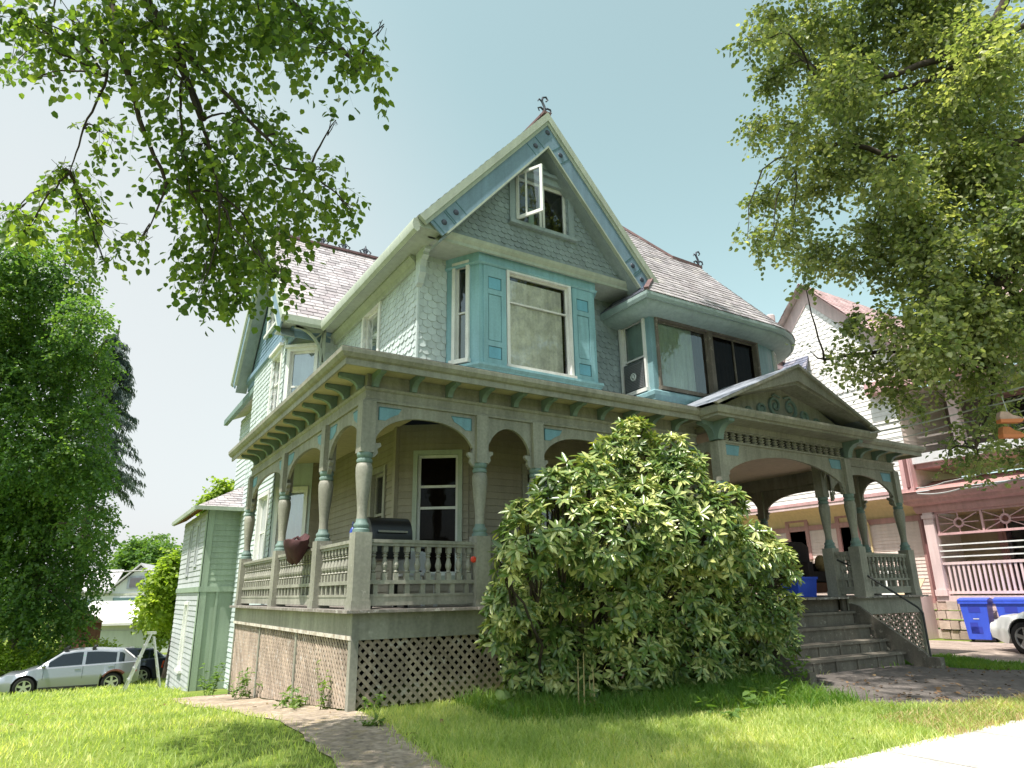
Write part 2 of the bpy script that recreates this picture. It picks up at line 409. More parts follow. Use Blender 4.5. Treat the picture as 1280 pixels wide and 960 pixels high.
def wall(par, name, P, Q, z0, z1, style, mat, wins=(), poly=None, tw=.16, th=.12, t=.020, label=None):
    P, Q = V3((*P, z0)), V3((*Q, z0)); U = (Q-P).normalized(); Lh = (Q-P).length
    holes = [window(par, P, U, wd.pop('u'), wd.pop('v'), wd.pop('w'), wd.pop('h'), **wd) for wd in wins]
    poly = poly or [(0, 0), (Lh, 0), (Lh, z1-z0), (0, z1-z0)]
    mb = MB(); sheet(mb, P, U, Z, poly, holes, -.012 if style else 0)
    if style: tiles(mb, P, U, Z, poly, tw, th, style, holes, t)
    o = mb.build(name, mat, par)
    if label: o['label'] = label
    return o

H = thing('victorian_house', (5, 4, 0), 'large turquoise and olive victorian house with a wrap-around porch and steep front gable', 'house')
D = 1.22
# ---- first floor walls behind the porch
cwn = dict(cas=P_white, sash=P_white)
wall(H, 'clapboard_wall', (.55, 10), (.55, 6.75), -.6, 4.06, 'clap', P_fish, [dict(u=2.05, v=2.55, w=.85, h=1.5, cur=C_white, glass=G_refl, wave=.008, cw=.09)], th=.11, label='pale sunlit clapboard wall of the side wing')
wall(H, 'clapboard_wall', (.55, 6.75), (1.17, 6.2), -.6, 4.06, None, P_fish, [dict(u=.14, v=2.45, w=.56, h=1.62, cur=C_white, glass=G_refl, wave=.006, cw=.07, rails=(.34,))])
wall(H, 'clapboard_wall', (1.17, 6.2), (1.5, 6.2), 1.2, 4.06, 'clap', P_side, th=.11)
wall(H, 'clapboard_wall', (1.5, 6.2), (1.5, 2.4), 1.2, 4.06, 'clap', P_side, [dict(u=2.72, v=.78, w=.55, h=1.4, cw=.09, glass=G_clear, cas=P_main, sash=P_main)], th=.11, label='taupe clapboard wall under the side porch')
wall(H, 'clapboard_wall', (1.5, 2.4), (2.45, 1.73), 1.2, 4.06, 'clap', P_side, [dict(u=.33, v=.45, w=.66, h=1.90, cw=.07, glass=G_screen, cas=P_sage, sash=P_white, cur=[(C_brown, 0, 1, 0, 1)], rails=(.55, .73), label='tall porch window with a pale frame and dark screens')], th=.11)
wall(H, 'clapboard_wall', (2.45, 1.73), (8.5, 1.73), 1.2, 4.06, 'clap', P_side,
     [dict(u=1.1, v=.06, w=.9, h=2.1, cw=.1, glass=G_clear, cas=P_main, sash=P_main, cur=[(C_brown, 0, 1, 0, 1)], rails=(.4,), sill=False),
      dict(u=5.0, v=.03, w=1.0, h=2.15, cw=.12, glass=G_clear, cas=P_main, sash=P_step, cur=[(C_brown, 0, 1, 0, 1)], rails=(.4,), sill=False, name='front_door')], th=.11)
wall(H, 'clapboard_wall', (8.5, 1.73), (8.5, 6.5), 1.2, 4.06, 'clap', P_side, th=.11)
wall(H, 'clapboard_wall', (8.5, 6.5), (10.45, 6.5), 1.2, 4.06, 'clap', P_side, th=.11)
wall(H, 'clapboard_wall', (10.45, 6.5), (10.45, 11), -.3, 4.06, 'clap', P_side, th=.11)
wall(H, 'clapboard_wall', (10.45, 2.43), (10.45, 11), 4.06, 6.9, 'clap', P_turq, th=.12)
MB().box(1.44, 1.5, 2.37, 2.47, D, 4.05).build('corner_board', P_side, H)
# ---- porch deck, skirt, lattice
m = MB()
for i in range(100):                                       # boards run out to the front edge
    x0 = -.06 + i*.121
    if x0 > 11.95: break
    yj = random.uniform(-.012, .012)
    m.box(x0, x0+.117, -.07+yj, 6.95 if x0 < 1.45 else (1.76 if x0 < 8.4 else 6.5), D-.035, D)
m.build('porch_deck', P_deck, H)
m = MB(); sweep(m, rect(-.03, .0, D-.33, D-.037), [(.05, 6.95), (.05, .05), (6.2, .05)]); sweep(m, rect(-.03, .0, D-.33, D-.037), [(9.5, .05), (11.95, .05), (11.95, 5)])
m.build('skirt_board', P_main, H)
m = MB(); sweep(m, rect(0, .012, D-.33, D-.285), [(.05, 6.95), (.05, .05)])
m.build('skirt_sun_strip', paint('sunlit_skirt_white', (.62, .57, .50), .8, .2, 5, wear=.14, wearcol=(.33, .26, .2)), H)  # sunlight on the skirt's lower edge, painted as a pale flecked strip
def lattice(P, Q, z0a, z0b, z1, pitch, w=.038, label=None, cut=None):
    """two crossed layers of laths on the line P->Q; foot runs from z0a to z0b"""
    P, Q = V3((*P, 0)), V3((*Q, 0)); U = (Q-P).normalized(); Lh = (Q-P).length; Nn = U.cross(Z)
    poly = cut or [(0, z0a), (Lh, z0b), (Lh, z1), (0, z1)]
    mb = MB()
    zmin = min(p[1] for p in poly); hh = z1-zmin
    for sgn, off in ((1, .0), (-1, .009)):
        k = -hh if sgn > 0 else 0
        while k < Lh+hh:
            k += pitch*random.uniform(.93, 1.07)
            if sgn > 0: j = random.uniform(-.012, .012); q = [(k, zmin), (k+w*1.41, zmin), (k+w*1.41+hh+j, z1), (k+hh+j, z1)]
            else: q = [(k, zmin), (k+w*1.41, zmin), (k+w*1.41-hh, z1), (k-hh, z1)]
            if area2(q) < 0: q = q[::-1]
            for i in range(len(poly)):
                q = clip(q, poly[i], poly[(i+1) % len(poly)])
                if len(q) < 3: break
            if len(q) < 3 or abs(area2(q)) < 1e-4: continue
            mb.prism([P+U*a+Z*b+Nn*off for a, b in q], Nn*.008)
    o = mb.build('lattice_panel', P_lat, H)
    if label: o['label'] = label
def gz(x, y):
    wl = min(1, max(.12, 1-(x-2)/7))
    z = .15
    if y > 0: z -= .078*min(y, 20)*wl
    else: z -= .035*min(-y, 4) + .01*max(0, min(-y-4, 6))
    z -= .13*min(1, max(0, (x-9)/3))
    return z
ly = [6.95, 5.35, 3.45, 1.75, .1]
for i in range(3):
    a, b = (6.95, 4.75, 2.45)[i], (4.75, 2.45, .1)[i]
    lattice((.1, a-.03), (.1, b+.03), gz(.1, a)+.02, gz(.1, b)+.02, D-.33, .112, .042)
LP = [(.065, .11, y-.035, y+.035) for y in (6.93, 4.75, 2.45)]+[(.045, .135, .045, .135)]+[(x-.04, x+.04, .07, .115) for x in (2.12, 4.1, 6.2, 9.6)]+[(11.87, 11.96, .045, .12)]
for a, b, c, d in LP: MB().box(a, b, c, d, gz(a, c)-.05, D-.33).build('lattice_post', P_main, H)
for a, b in ((.14, 2.08), (2.16, 4.06), (4.14, 6.16)): lattice((a, .1), (b, .1), gz(a, 0)+.02, gz(b, 0)+.02, D-.33, .115, .04)
lattice((9.64, .1), (11.87, .1), gz(10, 0)+.02, gz(12, 0)+.02, D-.33, .125)
lattice((11.92, .15), (11.92, 5), -.03, -.1, D-.33, .135)
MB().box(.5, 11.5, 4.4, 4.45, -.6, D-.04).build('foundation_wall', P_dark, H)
# ---- posts
def post(x, y, z0=D, s=.105, ped=True):
    m = MB()
    if ped:
        m.box(x-s, x+s, y-s, y+s, z0, 2.1); m.box(x-s-.012, x+s+.012, y-s-.012, y+s+.012, z0, z0+.1)
    m.box(x-s*.86, x+s*.86, y-s*.86, y+s*.86, 3.07, 3.728)
    prof = [(.085, 2.1), (.062, 2.28), (.060, 2.36), (.070, 2.48), (.090, 2.66), (.102, 2.80), (.104, 2.88), (.092, 2.93), (.07, 2.95), (.07, 3.08)]
    m.lathe(prof, (x, y, 0), n=20, cap=False)
    o = m.build('porch_post', P_main, H, smooth=35)
    r = MB(); r2 = MB()
    r.lathe([(.104, 2.10), (.104, 2.135), (.085, 2.15), (.095, 2.175), (.095, 2.195), (.07, 2.225), (.066, 2.26)], (x, y, 0), n=20, cap=False)
    r2.lathe([(.072, 2.935), (.092, 2.945), (.1, 2.97), (.092, 2.992), (.078, 3.0), (.096, 3.02), (.1, 3.045), (.094, 3.07)], (x, y, 0), n=20, cap=False)
    r.build('post_ring', P_teal, o, smooth=40); r2.build('post_collar', P_teal, o, smooth=40)
    return o
PL = [(.13, .13), (.13, 1.68), (.13, 4.0), (.13, 6.78)]
PF = [(1.76, .13), (2.68, .13), (4.35, .13)]
PR = [(11.86, .13), (11.86, .98), (11.86, 3.55), (11.86, 4.4)]
PP = [(6.05, -.28), (9.5, -.28), (6.05, .2), (9.5, .26)]
for p in PL+PF+PR+PP: post(*p)
# ---- arches
def arch(A, B, zs=3.08, za=3.58, zt=3.73, ex=2.3, th=.05, inset=True, cusp=.05, mat=None, back=False):
    A, B = V3((*A, 0)), V3((*B, 0)); U = (B-A).normalized(); L0 = .09; A = A+U*L0; B = B-U*L0; Lh = (B-A).length; Nn = U.cross(Z)
    K = 40; m = MB(); pts = []
    for i in range(K+1):
        s_ = i/K; k = abs(2*s_-1); z = zs+(za-zs)*max(0, 1-k**ex)**(1/ex)
        if i in (0, K): z = zs-.0
        pts.append((s_*Lh, z))
    for i in range(K):
        (a, z0), (b, z1) = pts[i], pts[i+1]
        if cusp and (i == 0 or i == K-1): z0 = z1 = min(z0, z1)+.0
        p = A+U*a; q = A+U*b
        vs = [p+Z*z0+Nn*th/2, q+Z*z1+Nn*th/2, q+Z*zt+Nn*th/2, p+Z*zt+Nn*th/2, p+Z*z0-Nn*th/2, q+Z*z1-Nn*th/2, q+Z*zt-Nn*th/2, p+Z*zt-Nn*th/2]
        m.add(vs, [(0, 1, 2, 3), (5, 4, 7, 6), (1, 0, 4, 5)])
    if cusp:                                                # little scrolled foot at each springing
        for P0, sg in ((A, 1), (B, -1)):
            c = [P0+Z*(zs+.12), P0+U*sg*.10+Z*(zs+.13), P0+U*sg*.11+Z*(zs+.09), P0+U*sg*.06+Z*(zs+.05), P0+U*sg*.07+Z*(zs), P0+U*sg*.03+Z*(zs-.05), P0+Z*(zs-.06)]
            m.prism([x+Nn*(th/2+.002) for x in c], -Nn*(th+.004))
    o = m.build('arch_spandrel', mat or P_main, H)
    if inset:
        for sg in (1, -1):
            i0 = 2; cs = []
            def zz(d): k = abs(2*d/Lh-1); return zs+(za-zs)*max(0, 1-k**ex)**(1/ex)
            x0 = .06; x1 = min(.25*Lh, .40); hi = zt-.055
            q = [(x0, hi), (x1, hi)] + [(x, min(hi, max(hi-.17, zz(x)+.085))) for x in np.linspace(x1, x0, 8)[1:]]
            q = [(x, z) for x, z in q if z <= hi]
            if q[-1][1] > hi-.03: continue
            P0 = A if sg > 0 else B
            b = MB(); b.prism([P0+U*sg*x+Z*z+Nn*(th/2+.001) for x, z in q], Nn*.006); b.build('inset_panel', P_blue, o)
            e = MB(); pts3 = [P0+U*sg*x+Z*z+Nn*(th/2+.004) for x, z in q]
            for i in range(len(pts3)):
                if i in (0, len(pts3)-1): e.bar(pts3[i], pts3[(i+1) % len(pts3)], .012, .012, Nn)
            e.build('panel_bead', P_seam, o)
    return o
arch(PL[3], PL[2]); arch(PL[2], PL[1]); arch(PL[1], PL[0], za=3.56, ex=2.1)
arch(PL[0], PF[0], za=3.58); arch(PF[0], PF[1], zs=3.12, za=3.60, ex=2.0, inset=False); arch(PF[1], PF[2]); arch(PF[2], (6.05, .13))
arch(PP[0], PP[1], zs=3.12, za=3.60, ex=1.75, zt=3.75)
arch(PP[2], PP[0], zs=3.3, za=3.6, inset=False, ex=2, cusp=0); arch(PP[1], PP[3], zs=3.3, za=3.6, inset=False, ex=2, cusp=0)
arch((9.5, .13), PR[0], zs=3.05, za=3.58, ex=1.9); arch(PR[0], PR[1], inset=False, ex=2); arch(PR[1], PR[2]); arch(PR[2], PR[3], inset=False, ex=2.)
# ---- entablature and gutter
ENT = [(-.09, 3.73), (.045, 3.73), (.045, 3.765), (.03, 3.775), (.03, 3.87), (.05, 3.885), (.06, 3.915), (-.09, 3.915)]
FRZ = rect(-.09, .012, 3.917, 4.10)
SOF = [(-.1, 4.102), (.42, 4.102), (.42, 4.125), (-.1, 4.125)]
GUT = [(.422, 4.035), (.445, 4.035), (.447, 4.11), (.485, 4.125), (.52, 4.17), (.525, 4.225), (.505, 4.235), (.422, 4.235)]
for pa in ([(.12, 6.85), (.12, .12), (5.96, .12)], [(9.6, .12), (11.87, .12), (11.87, 6.6)]):
    m = MB(); sweep(m, ENT, pa); m.build('entablature', P_main, H)
    m = MB(); sweep(m, FRZ, pa); m.build('frieze', P_main, H)
    m = MB(); sweep(m, SOF, pa); m.build('eave_soffit', P_cream, H)
    m = MB(); sweep(m, GUT, pa); m.build('porch_gutter', P_main, H)
pp = [(6.05, .3), (6.05, -.30), (9.52, -.30), (9.52, .3)]
m = MB(); sweep(m, rect(-.09, .03, 3.95, 4.05), pp); sweep(m, rect(-.06, .03, 3.73, 3.765), pp); m.build('portico_frieze', P_main, H)
m = MB(); sweep(m, [(-.1, 4.052), (.40, 4.052), (.40, 4.09), (.44, 4.10), (.47, 4.17), (.47, 4.215), (-.1, 4.215)], pp); m.build('portico_cornice', P_main, H)
# ---- brackets
def bracket_mesh(dep=.33, h=.182, w=.075):
    m = MB(); q = [(0, 0), (dep, 0), (dep, -.045), (dep-.03, -.062)]
    for i in range(1, 9):
        t = i/8*math.pi/2; q.append((dep-.05-(dep-.13)*math.sin(t)**1.0, -.062-(h-.062)*(1-math.cos(t))))
    q.append((.0, -h))
    m.prism([V3((a, -w/2, b)) for a, b in q], (0, w, 0)); return m
def place(mb_fn, name, mat, spots, parent):
    """repeat one part at (x, y, z, rotation) spots, sharing its mesh"""
    first = None
    for x, y, z, r in spots:
        if first is None: o = mb_fn().build(name, mat, None, local=True); first = o
        else: o = first.copy(); COL.objects.link(o); o.parent = None; o.matrix_parent_inverse = Matrix()
        o.location = (x, y, z); o.rotation_euler = (0, 0, r); adopt(o, parent)
L_, F_, R_ = math.pi, -math.pi/2, 0
sp = [(.105, .25+.555*i, 4.099, L_) for i in range(12)] + [(.2+.525*i, .105, 4.099, F_) for i in range(11)]
sp += [(x, .105, 4.099, F_) for x in (10.1, 10.65, 11.2, 11.75)] + [(11.885, y, 4.099, R_) for y in (.3, .9, 1.5, 2.1, 2.7, 3.3)]
place(bracket_mesh, 'eave_bracket', P_teal, sp, H)
place(lambda: bracket_mesh(.34, .3, .13), 'portico_bracket', P_teal, [(6.0, -.33, 4.05, F_), (9.55, -.33, 4.05, F_), (6.02, -.27, 4.05, L_), (9.55, -.27, 4.05, R_)], H)
# ---- spindle frieze of the portico
MB().box(6.15, 9.42, -.215, -.20, 3.77, 3.945).build('frieze_shade_board', paint('shadow_olive', (.07, .065, .055), .8), H)  # dark board added to stand in for the unlit space behind the spindles
sf = MB().box(6.15, 9.42, -.31, -.27, 3.925, 3.948).build('spindle_frieze', P_main, H)
def spindle_mesh():
    return MB().lathe([(.03, 0), (.062, .022), (.03, .042), (.06, .066), (.03, .09), (.064, .112), (.03, .135), (.05, .15), (.03, .16)], (0, 0, 0), n=10)
place(spindle_mesh, 'spindle', P_main, [(6.24+i*.182, -.29, 3.765, 0) for i in range(18)], sf)
# ---- railings
def baluster_mesh():
    m = MB(); m.box(-.03, .03, -.03, .03, 0, .085); m.box(-.03, .03, -.03, .03, .33, .40)
    m.lathe([(.02, .085), (.035, .10), (.022, .115), (.036, .15), (.040, .18), (.028, .23), (.020, .265), (.033, .285), (.020, .30), (.034, .315), (.02, .33)], (0, 0, 0), n=10, cap=False); return m
BAL = [None]
def railing(A, B, sp=.134, pick=.19, g=.1):
    A, B = V3((*A, 0)), V3((*B, 0)); U = (B-A).normalized(); A = A+U*g; B = B-U*g; Lh = (B-A).length; Nn = U.cross(Z)
    m = MB()
    def bx(z0, z1, w): m.obox(A-Nn*w/2+Z*z0, U*Lh, Nn*w, Z*(z1-z0))
    bx(1.985, 2.025, .12); bx(1.95, 1.985, .09); bx(1.505, 1.55, .085); bx(1.26, 1.36, .07); bx(1.36, 1.39, .085)
    n = max(2, int(Lh/pick))
    for i in range(n):
        p = A+U*(Lh*(i+.5)/n); m.obox(p-U*.028-Nn*.028+Z*1.39, U*.056, Nn*.056, Z*.115)
    o = m.build('porch_railing', P_main, H)
    n = max(2, int(Lh/sp))
    ang = math.atan2(U.y, U.x)
    place(baluster_mesh, 'baluster', P_main, [(*(A+U*(Lh*(i+.5)/n)).to_2d(), 1.55, ang) for i in range(n)], o)
railing(PL[3], PL[2], .15); railing(PL[2], PL[1], .15); railing(PL[1], PL[0]); railing(PL[0], PF[0]); railing(PF[0], PF[1]); railing(PF[1], PF[2])
railing((9.5, .13), PR[0]); railing(PR[0], PR[1]); railing(PP[1], PP[3], g=.12)
# ---- porch ceiling and roof
MB().box(.12, 1.49, .12, 6.8, 4.03, 4.05).build('porch_ceiling', P_cream, H)
MB().box(8.5, 11.86, 1.722, 6.5, 4.03, 4.05).build('porch_ceiling', P_pinkc, H)
MB().box(1.49, 11.87, .12, 1.72, 4.03, 4.05).build('porch_ceiling', P_pinkc, H)
m = MB(); zw = 4.58
m.add([(-.39, -.39, 4.24), (5.7, -.39, 4.24), (5.7, 1.9, zw), (1.55, 1.9, zw), (1.55, 6.3, zw), (-.39, 6.9, 4.24)], [(0, 1, 2, 3), (0, 3, 4, 5)])
m.build('porch_roof', P_flash, H); m = MB()
m.add([(9.9, -.39, 4.24), (12.35, -.39, 4.24), (12.35, 5.5, 4.24), (10.4, 5.5, zw), (10.4, 1.5, zw), (9.9, 1.5, zw)], [(0, 1, 4, 5), (1, 2, 3, 4)])
m.build('porch_roof', P_flash, H)
# ---- portico pediment
XL, XR, YF = 5.55, 9.97, -.77; XC = (XL+XR)/2; ZP = 5.17
m = MB()
for a, sg in ((XL, 1), (XR, -1)):
    A, B = V3((a, YF, 4.2)), V3((XC, YF, ZP)); d = (B-A).normalized(); up = V3((-d.z*sg, 0, d.x*sg))
    q = [A, B, B-Z*.25, A+d*.52]
    m.prism(q, (0, .06, 0)); q = [A+d*.5+V3((0, .06, 0)), B-Z*.24+V3((0, .06, 0)), B-Z*.31+V3((0, .06, 0)), A+d*.66+V3((0, .06, 0))]
    m.prism(q, (0, .36, 0))
    m.prism([A+up*.0, B, B+Z*.055, A+up*.045-d*.05], (0, -.05, 0))
m.build('pediment_rake', P_main, H)
m = MB(); m.prism([(XL+.25, -.36, 4.2), (XR-.25, -.36, 4.2), (XC, -.36, ZP-.1)], (0, .03, 0)); tymp = m.build('pediment_panel', P_main, H)
m = MB()
for sg in (1, -1):                                           # scrolled leaves
    for (cx, cz, r, turn) in ((.21, 4.53, .18, 1.35), (.58, 4.41, .135, 1.2), (.93, 4.345, .09, 1.1)):
        pts = []
        for i in range(30):
            t = i/29; rr = r*(1-.8*t); a = -math.pi/2 + t*turn*2*math.pi
            pts.append((XC+sg*(cx+rr*math.cos(a)), -.375, cz+rr*math.sin(a)))
        m.tube(pts, .036, 6, .018)
        m.sphere((XC+sg*cx, -.37, cz), .06, .03, .06, 8, 6)
    m.tube([(XC+sg*.05, -.375, 4.70), (XC+sg*.2, -.375, 4.74), (XC+sg*.26, -.375, 4.70)], .02, 6)
    m.tube([(XC+sg*.1, -.375, 4.30), (XC+sg*.6, -.375, 4.27), (XC+sg*1.15, -.375, 4.29)], .022, 6)
m.build('pediment_carving', P_teal, tymp, smooth=60)
m = MB()
for a, sg in ((XL, 1), (XR, -1)):
    A = V3((a-.05*sg, YF-.05, 4.235)); B = V3((XC, YF-.05, ZP+.055)); U = V3((0, -1*sg, 0)) 
    m.quad(*([A, B, B+V3((0, 1.72, 0)), A+V3((0, 1.72, 0))][::sg]))
m.build('portico_roof', P_metal, H)
MB().box(6.1, 9.45, -.3, 1.7, 4.0, 4.02).build('portico_ceiling', P_pinkc, H)
# ---- front steps
st = MB()
zs = [1.22, .97, .745, .52, .33]
m = MB()
for i, zt in enumerate(zs):
    yf = .2-.27*i; xr = 9.46; xl = 6.25
    if i: m.box(xl, xr, yf-.02, yf+.29, zt-.04, zt)
    m.box(xl+.02, xr-.03, yf+.02, yf+.04, zs[i+1] if i < 4 else gz(8, -.8)-.05, zt-.04)
    if i >= 3:
        for k in range(6): m.box(xl+.15+k*.56, xl+.22+k*.56, yf+.0, yf+.02, (zs[i+1] if i < 4 else .05), zt-.04)
m.box(6.2, 9.45, .17, .3, 1.183, 1.222); m.box(9.40, 9.64, .11, .16, .85, 1.182)
m.build('front_steps', P_step, H)
for sx in (9.5, 6.12):
    m = MB(); m.prism([(sx, .05, D-.42), (sx, .05, D-.12), (sx, -.12, D-.16), (sx, -1.22, .30), (sx, -1.22, .08), (sx, -1.0, .08)], (.07, 0, 0)); m.box(sx-.02, sx+.12, -1.42, -1.16, .04, .26); m.build('stair_stringer', P_step, H)
m = MB(); m.tube([(9.42, .1, 1.88), (9.52, -.18, 1.72), (9.60, -1.15, 1.04), (9.61, -1.21, .95), (9.61, -1.21, .0)], .018, 8)
m.build('pipe_handrail', plain('black_pipe', (.02, .02, .02), .45), H, smooth=50)
# ================================================================== upper storey
wall(H, 'shingled_wall', (.55, 10), (.55, 6.75), 4.06, 6.95, 'fish', P_fish, [dict(u=2.15, v=1.2, w=.78, h=1.4, cur=C_white, glass=G_refl, wave=.006, cw=.1, cap=True, rails=(.55,))], tw=.17, th=.12, label='scale-shingled side of the projecting wing')
wall(H, 'shingled_wall', (.55, 6.75), (1.17, 6.2), 4.06, 6.95, None, P_fish, [dict(u=.12, v=1.1, w=.58, h=1.38, cur=C_white, glass=G_refl, wave=.0, cw=.07, rails=(.42,), cap=True)])
wall(H, 'shingled_wall', (1.17, 6.2), (1.5, 6.2), 4.06, 6.95, 'fish', P_fish, tw=.17, th=.12)
wall(H, 'shingled_wall', (1.5, 6.2), (1.5, 1.77), 4.06, 6.95, 'fish', P_fish, [dict(u=1.85, v=.75, w=.8, h=1.88, cur=[(C_white, 0, 1, 0, 1)], glass=G_refl, wave=.005, cw=.1)], tw=.17, th=.12, label='scale-shingled upper wall under the long side gutter')
wall(H, 'shingled_wall', (1.5, 1.77), (2.02, 1.77), 4.06, 6.95, 'fish', P_fish, tw=.17, th=.12)
wall(H, 'shingled_wall', (5.1, 1.77), (5.87, 1.77), 4.06, 6.95, 'fish', P_gscale, tw=.15, th=.11)
MB().box(1.478, 1.512, 1.74, 1.79, 4.06, 6.93).build('corner_board', P_fish, H)
# rear part of the house
wall(H, 'clapboard_wall', (1.0, 14), (1.0, 10), -1.0, 6.6, 'clap', P_fish, [dict(u=2.1, v=6.0, w=1.3, h=1.2, glass=G_refl, cw=.1)], th=.14, label='rear wall beyond the wing')
MB().box(.55, 1.0, 9.98, 10.0, -1, 6.95).build('wing_back_wall', P_fish, H)
m = MB(); m.prism([(.6, 9.9, 6.62), (.6, 14.4, 6.62), (5, 14.4, 8.6), (5, 9.9, 8.6)], (0, 0, .08)); m.build('rear_roof', P_slate, H)
MB().box(.55, .66, 9.9, 14.4, 6.5, 6.66).build('rear_gutter', P_teal, H)
# ---- canted bay on the front
YB = 1.2; zb0, zb1 = 4.06, 6.93
wall(H, 'bay_wall', (2.02, 1.77), (2.35, YB), zb0, zb1, None, P_turq, [dict(u=.2, v=.98, w=.215, h=1.72, cw=.06, glass=G_clear, cur=[(C_grey, 0, 1, 0, .5)], rails=(.5,), sw=.03)], label='narrow turquoise side of the front bay')
wall(H, 'bay_wall', (2.35, YB), (4.80, YB), zb0, zb1, None, P_turq,
     [dict(u=.58, v=.93, w=1.26, h=1.70, cw=.055, pr=.035, glass=G_lite, sw=.03, rails=(.69,), cur=[(C_cream, .03, .93, 0, .95)], wave=.004, sill=True, label='large bay window with a cream curtain mottled by painted reflections')], label='turquoise panelled front of the bay')
wall(H, 'bay_wall', (4.80, YB), (5.12, 1.77), zb0, zb1, None, P_turq)
bp_ = [(2.02, 1.77), (2.35, YB), (4.80, YB), (5.12, 1.77)]
m = MB(); sweep(m, [(0, 6.72), (.035, 6.72), (.06, 6.745), (.06, 6.76), (.03, 6.775), (.03, 6.93), (0, 6.93)], bp_)
for x0, x1 in ((2.42, 2.95), (2.98, 3.85), (3.9, 4.74)): pass
m.build('bay_entablature', P_turq, H)
m = MB(); sweep(m, [(0, 4.5), (.04, 4.5), (.04, 4.86), (.09, 4.90), (.09, 4.94), (.0, 4.95)], bp_); m.build('bay_sill', P_turq, H)
def bay_panel(x0, x1, y=YB):
    """pilaster with a square, a tall recessed panel and another square"""
    f = MB(); xa, xb = x0+.09, x1-.09; zq = [(5.02, 5.06), (5.28, 5.36), (6.18, 6.28), (6.55, 6.60)]
    f.box(x0, xa, y-.022, y, 4.95, 6.715); f.box(xb, x1, y-.022, y, 4.95, 6.715)
    for z0, z1 in ((4.95, 5.05), (5.27, 5.36), (6.2, 6.29), (6.52, 6.715)): f.box(xa, xb, y-.022, y, z0, z1)
    o = f.build('bay_pilaster', P_turq, H)
    for z0, z1 in ((5.05, 5.27), (6.29, 6.52)):
        MB().box(xa, xb, y-.012, y-.002, z0, z1).build('square_panel', P_turq2, o)
        g = MB(); g.box(xa, xb, y-.016, y-.012, z0, z0+.012); g.box(xa, xb, y-.016, y-.012, z1-.012, z1); g.box(xa, xa+.012, y-.016, y-.012, z0, z1); g.box(xb-.012, xb, y-.016, y-.012, z0, z1)
        g.build('panel_bead', P_seam, o)
    MB().box(xa+.015, xb-.015, y-.013, y-.002, 5.375, 6.185).build('tall_panel', P_turq, o)
bay_panel(2.42, 2.86); bay_panel(4.28, 4.73)
# ---- corner scroll bracket under the gable corner
m = MB()
prof = [(0, 0), (.36, 0), (.36, -.07), (.28, -.09), (.30, -.15), (.22, -.19), (.17, -.30), (.19, -.42), (.12, -.50), (.10, -.58), (.0, -.62)]
m.prism([V3((1.46-a*.0-.03, 1.77-.02-a, 6.92+b)) for a, b in prof], (.11, 0, 0))
m.build('scroll_bracket', P_fish, H)
# ---- main gable
GX, GZ, EL, ER, EZ = 3.59, 9.96, 1.07, 6.11, 7.03
sl = (GZ-EZ)/(GX-EL); YG = 1.13; YR = .85
tri = [(0, 0), (4.3, 0), (2.15, 2.15*sl)]
wall(H, 'gable_wall', (GX-2.15, YG), (GX+2.15, YG), 6.98, 9.9, 'fish', P_gscale,
     [dict(u=1.60, v=.70, w=1.16, h=.98, cw=.13, cas=P_gscale, sash=P_white, glass=G_clear, rails=(), mulls=(.5, .56), cap=True, sw=.06, cur=[(C_pale, .30, .40, .05, .45)], label='gable casement window with its left sash swung open')], poly=tri, tw=.13, th=.10, label='grey-green scaled wall of the front gable')
# opened casement: frame standing out from the left jamb
hx, hy, hz = GX-2.15+1.62, YG-.05, 6.98+.72
wo = MB(); a = math.radians(64); U = V3((math.cos(a), -math.sin(a), 0)); Q = V3((hx, hy, hz)); n_ = U.cross(Z)
w_, h_ = .54, .94
for (u0, u1, v0, v1) in ((0, .05, 0, h_), (w_-.05, w_, 0, h_), (.05, w_-.05, 0, .06), (.05, w_-.05, h_-.05, h_), (.19, .215, .06, h_-.05)):
    wo.obox(Q+U*u0+Z*v0, U*(u1-u0), n_*.035, Z*(v1-v0))
os_ = wo.build('open_sash', P_white, H)
MB().quad(*[Q+U*p+Z*q+n_*.017 for p, q in ((.03, .03), (w_-.03, .03), (w_-.03, h_-.03), (.03, h_-.03))]).build('glass_pane', G_clear, os_)
m = MB(); sweep(m, [(0, 6.90), (.05, 6.90), (.05, 6.95), (.10, 7.0), (.12, 7.05), (0, 7.075)], [(1.35, YG+.0), (5.78, YG+.0)]); m.build('gable_base_molding', P_sage, H)
MB().box(1.1, 5.9, YG, 1.8, 6.93, 6.95).build('gable_soffit', P_soff, H)
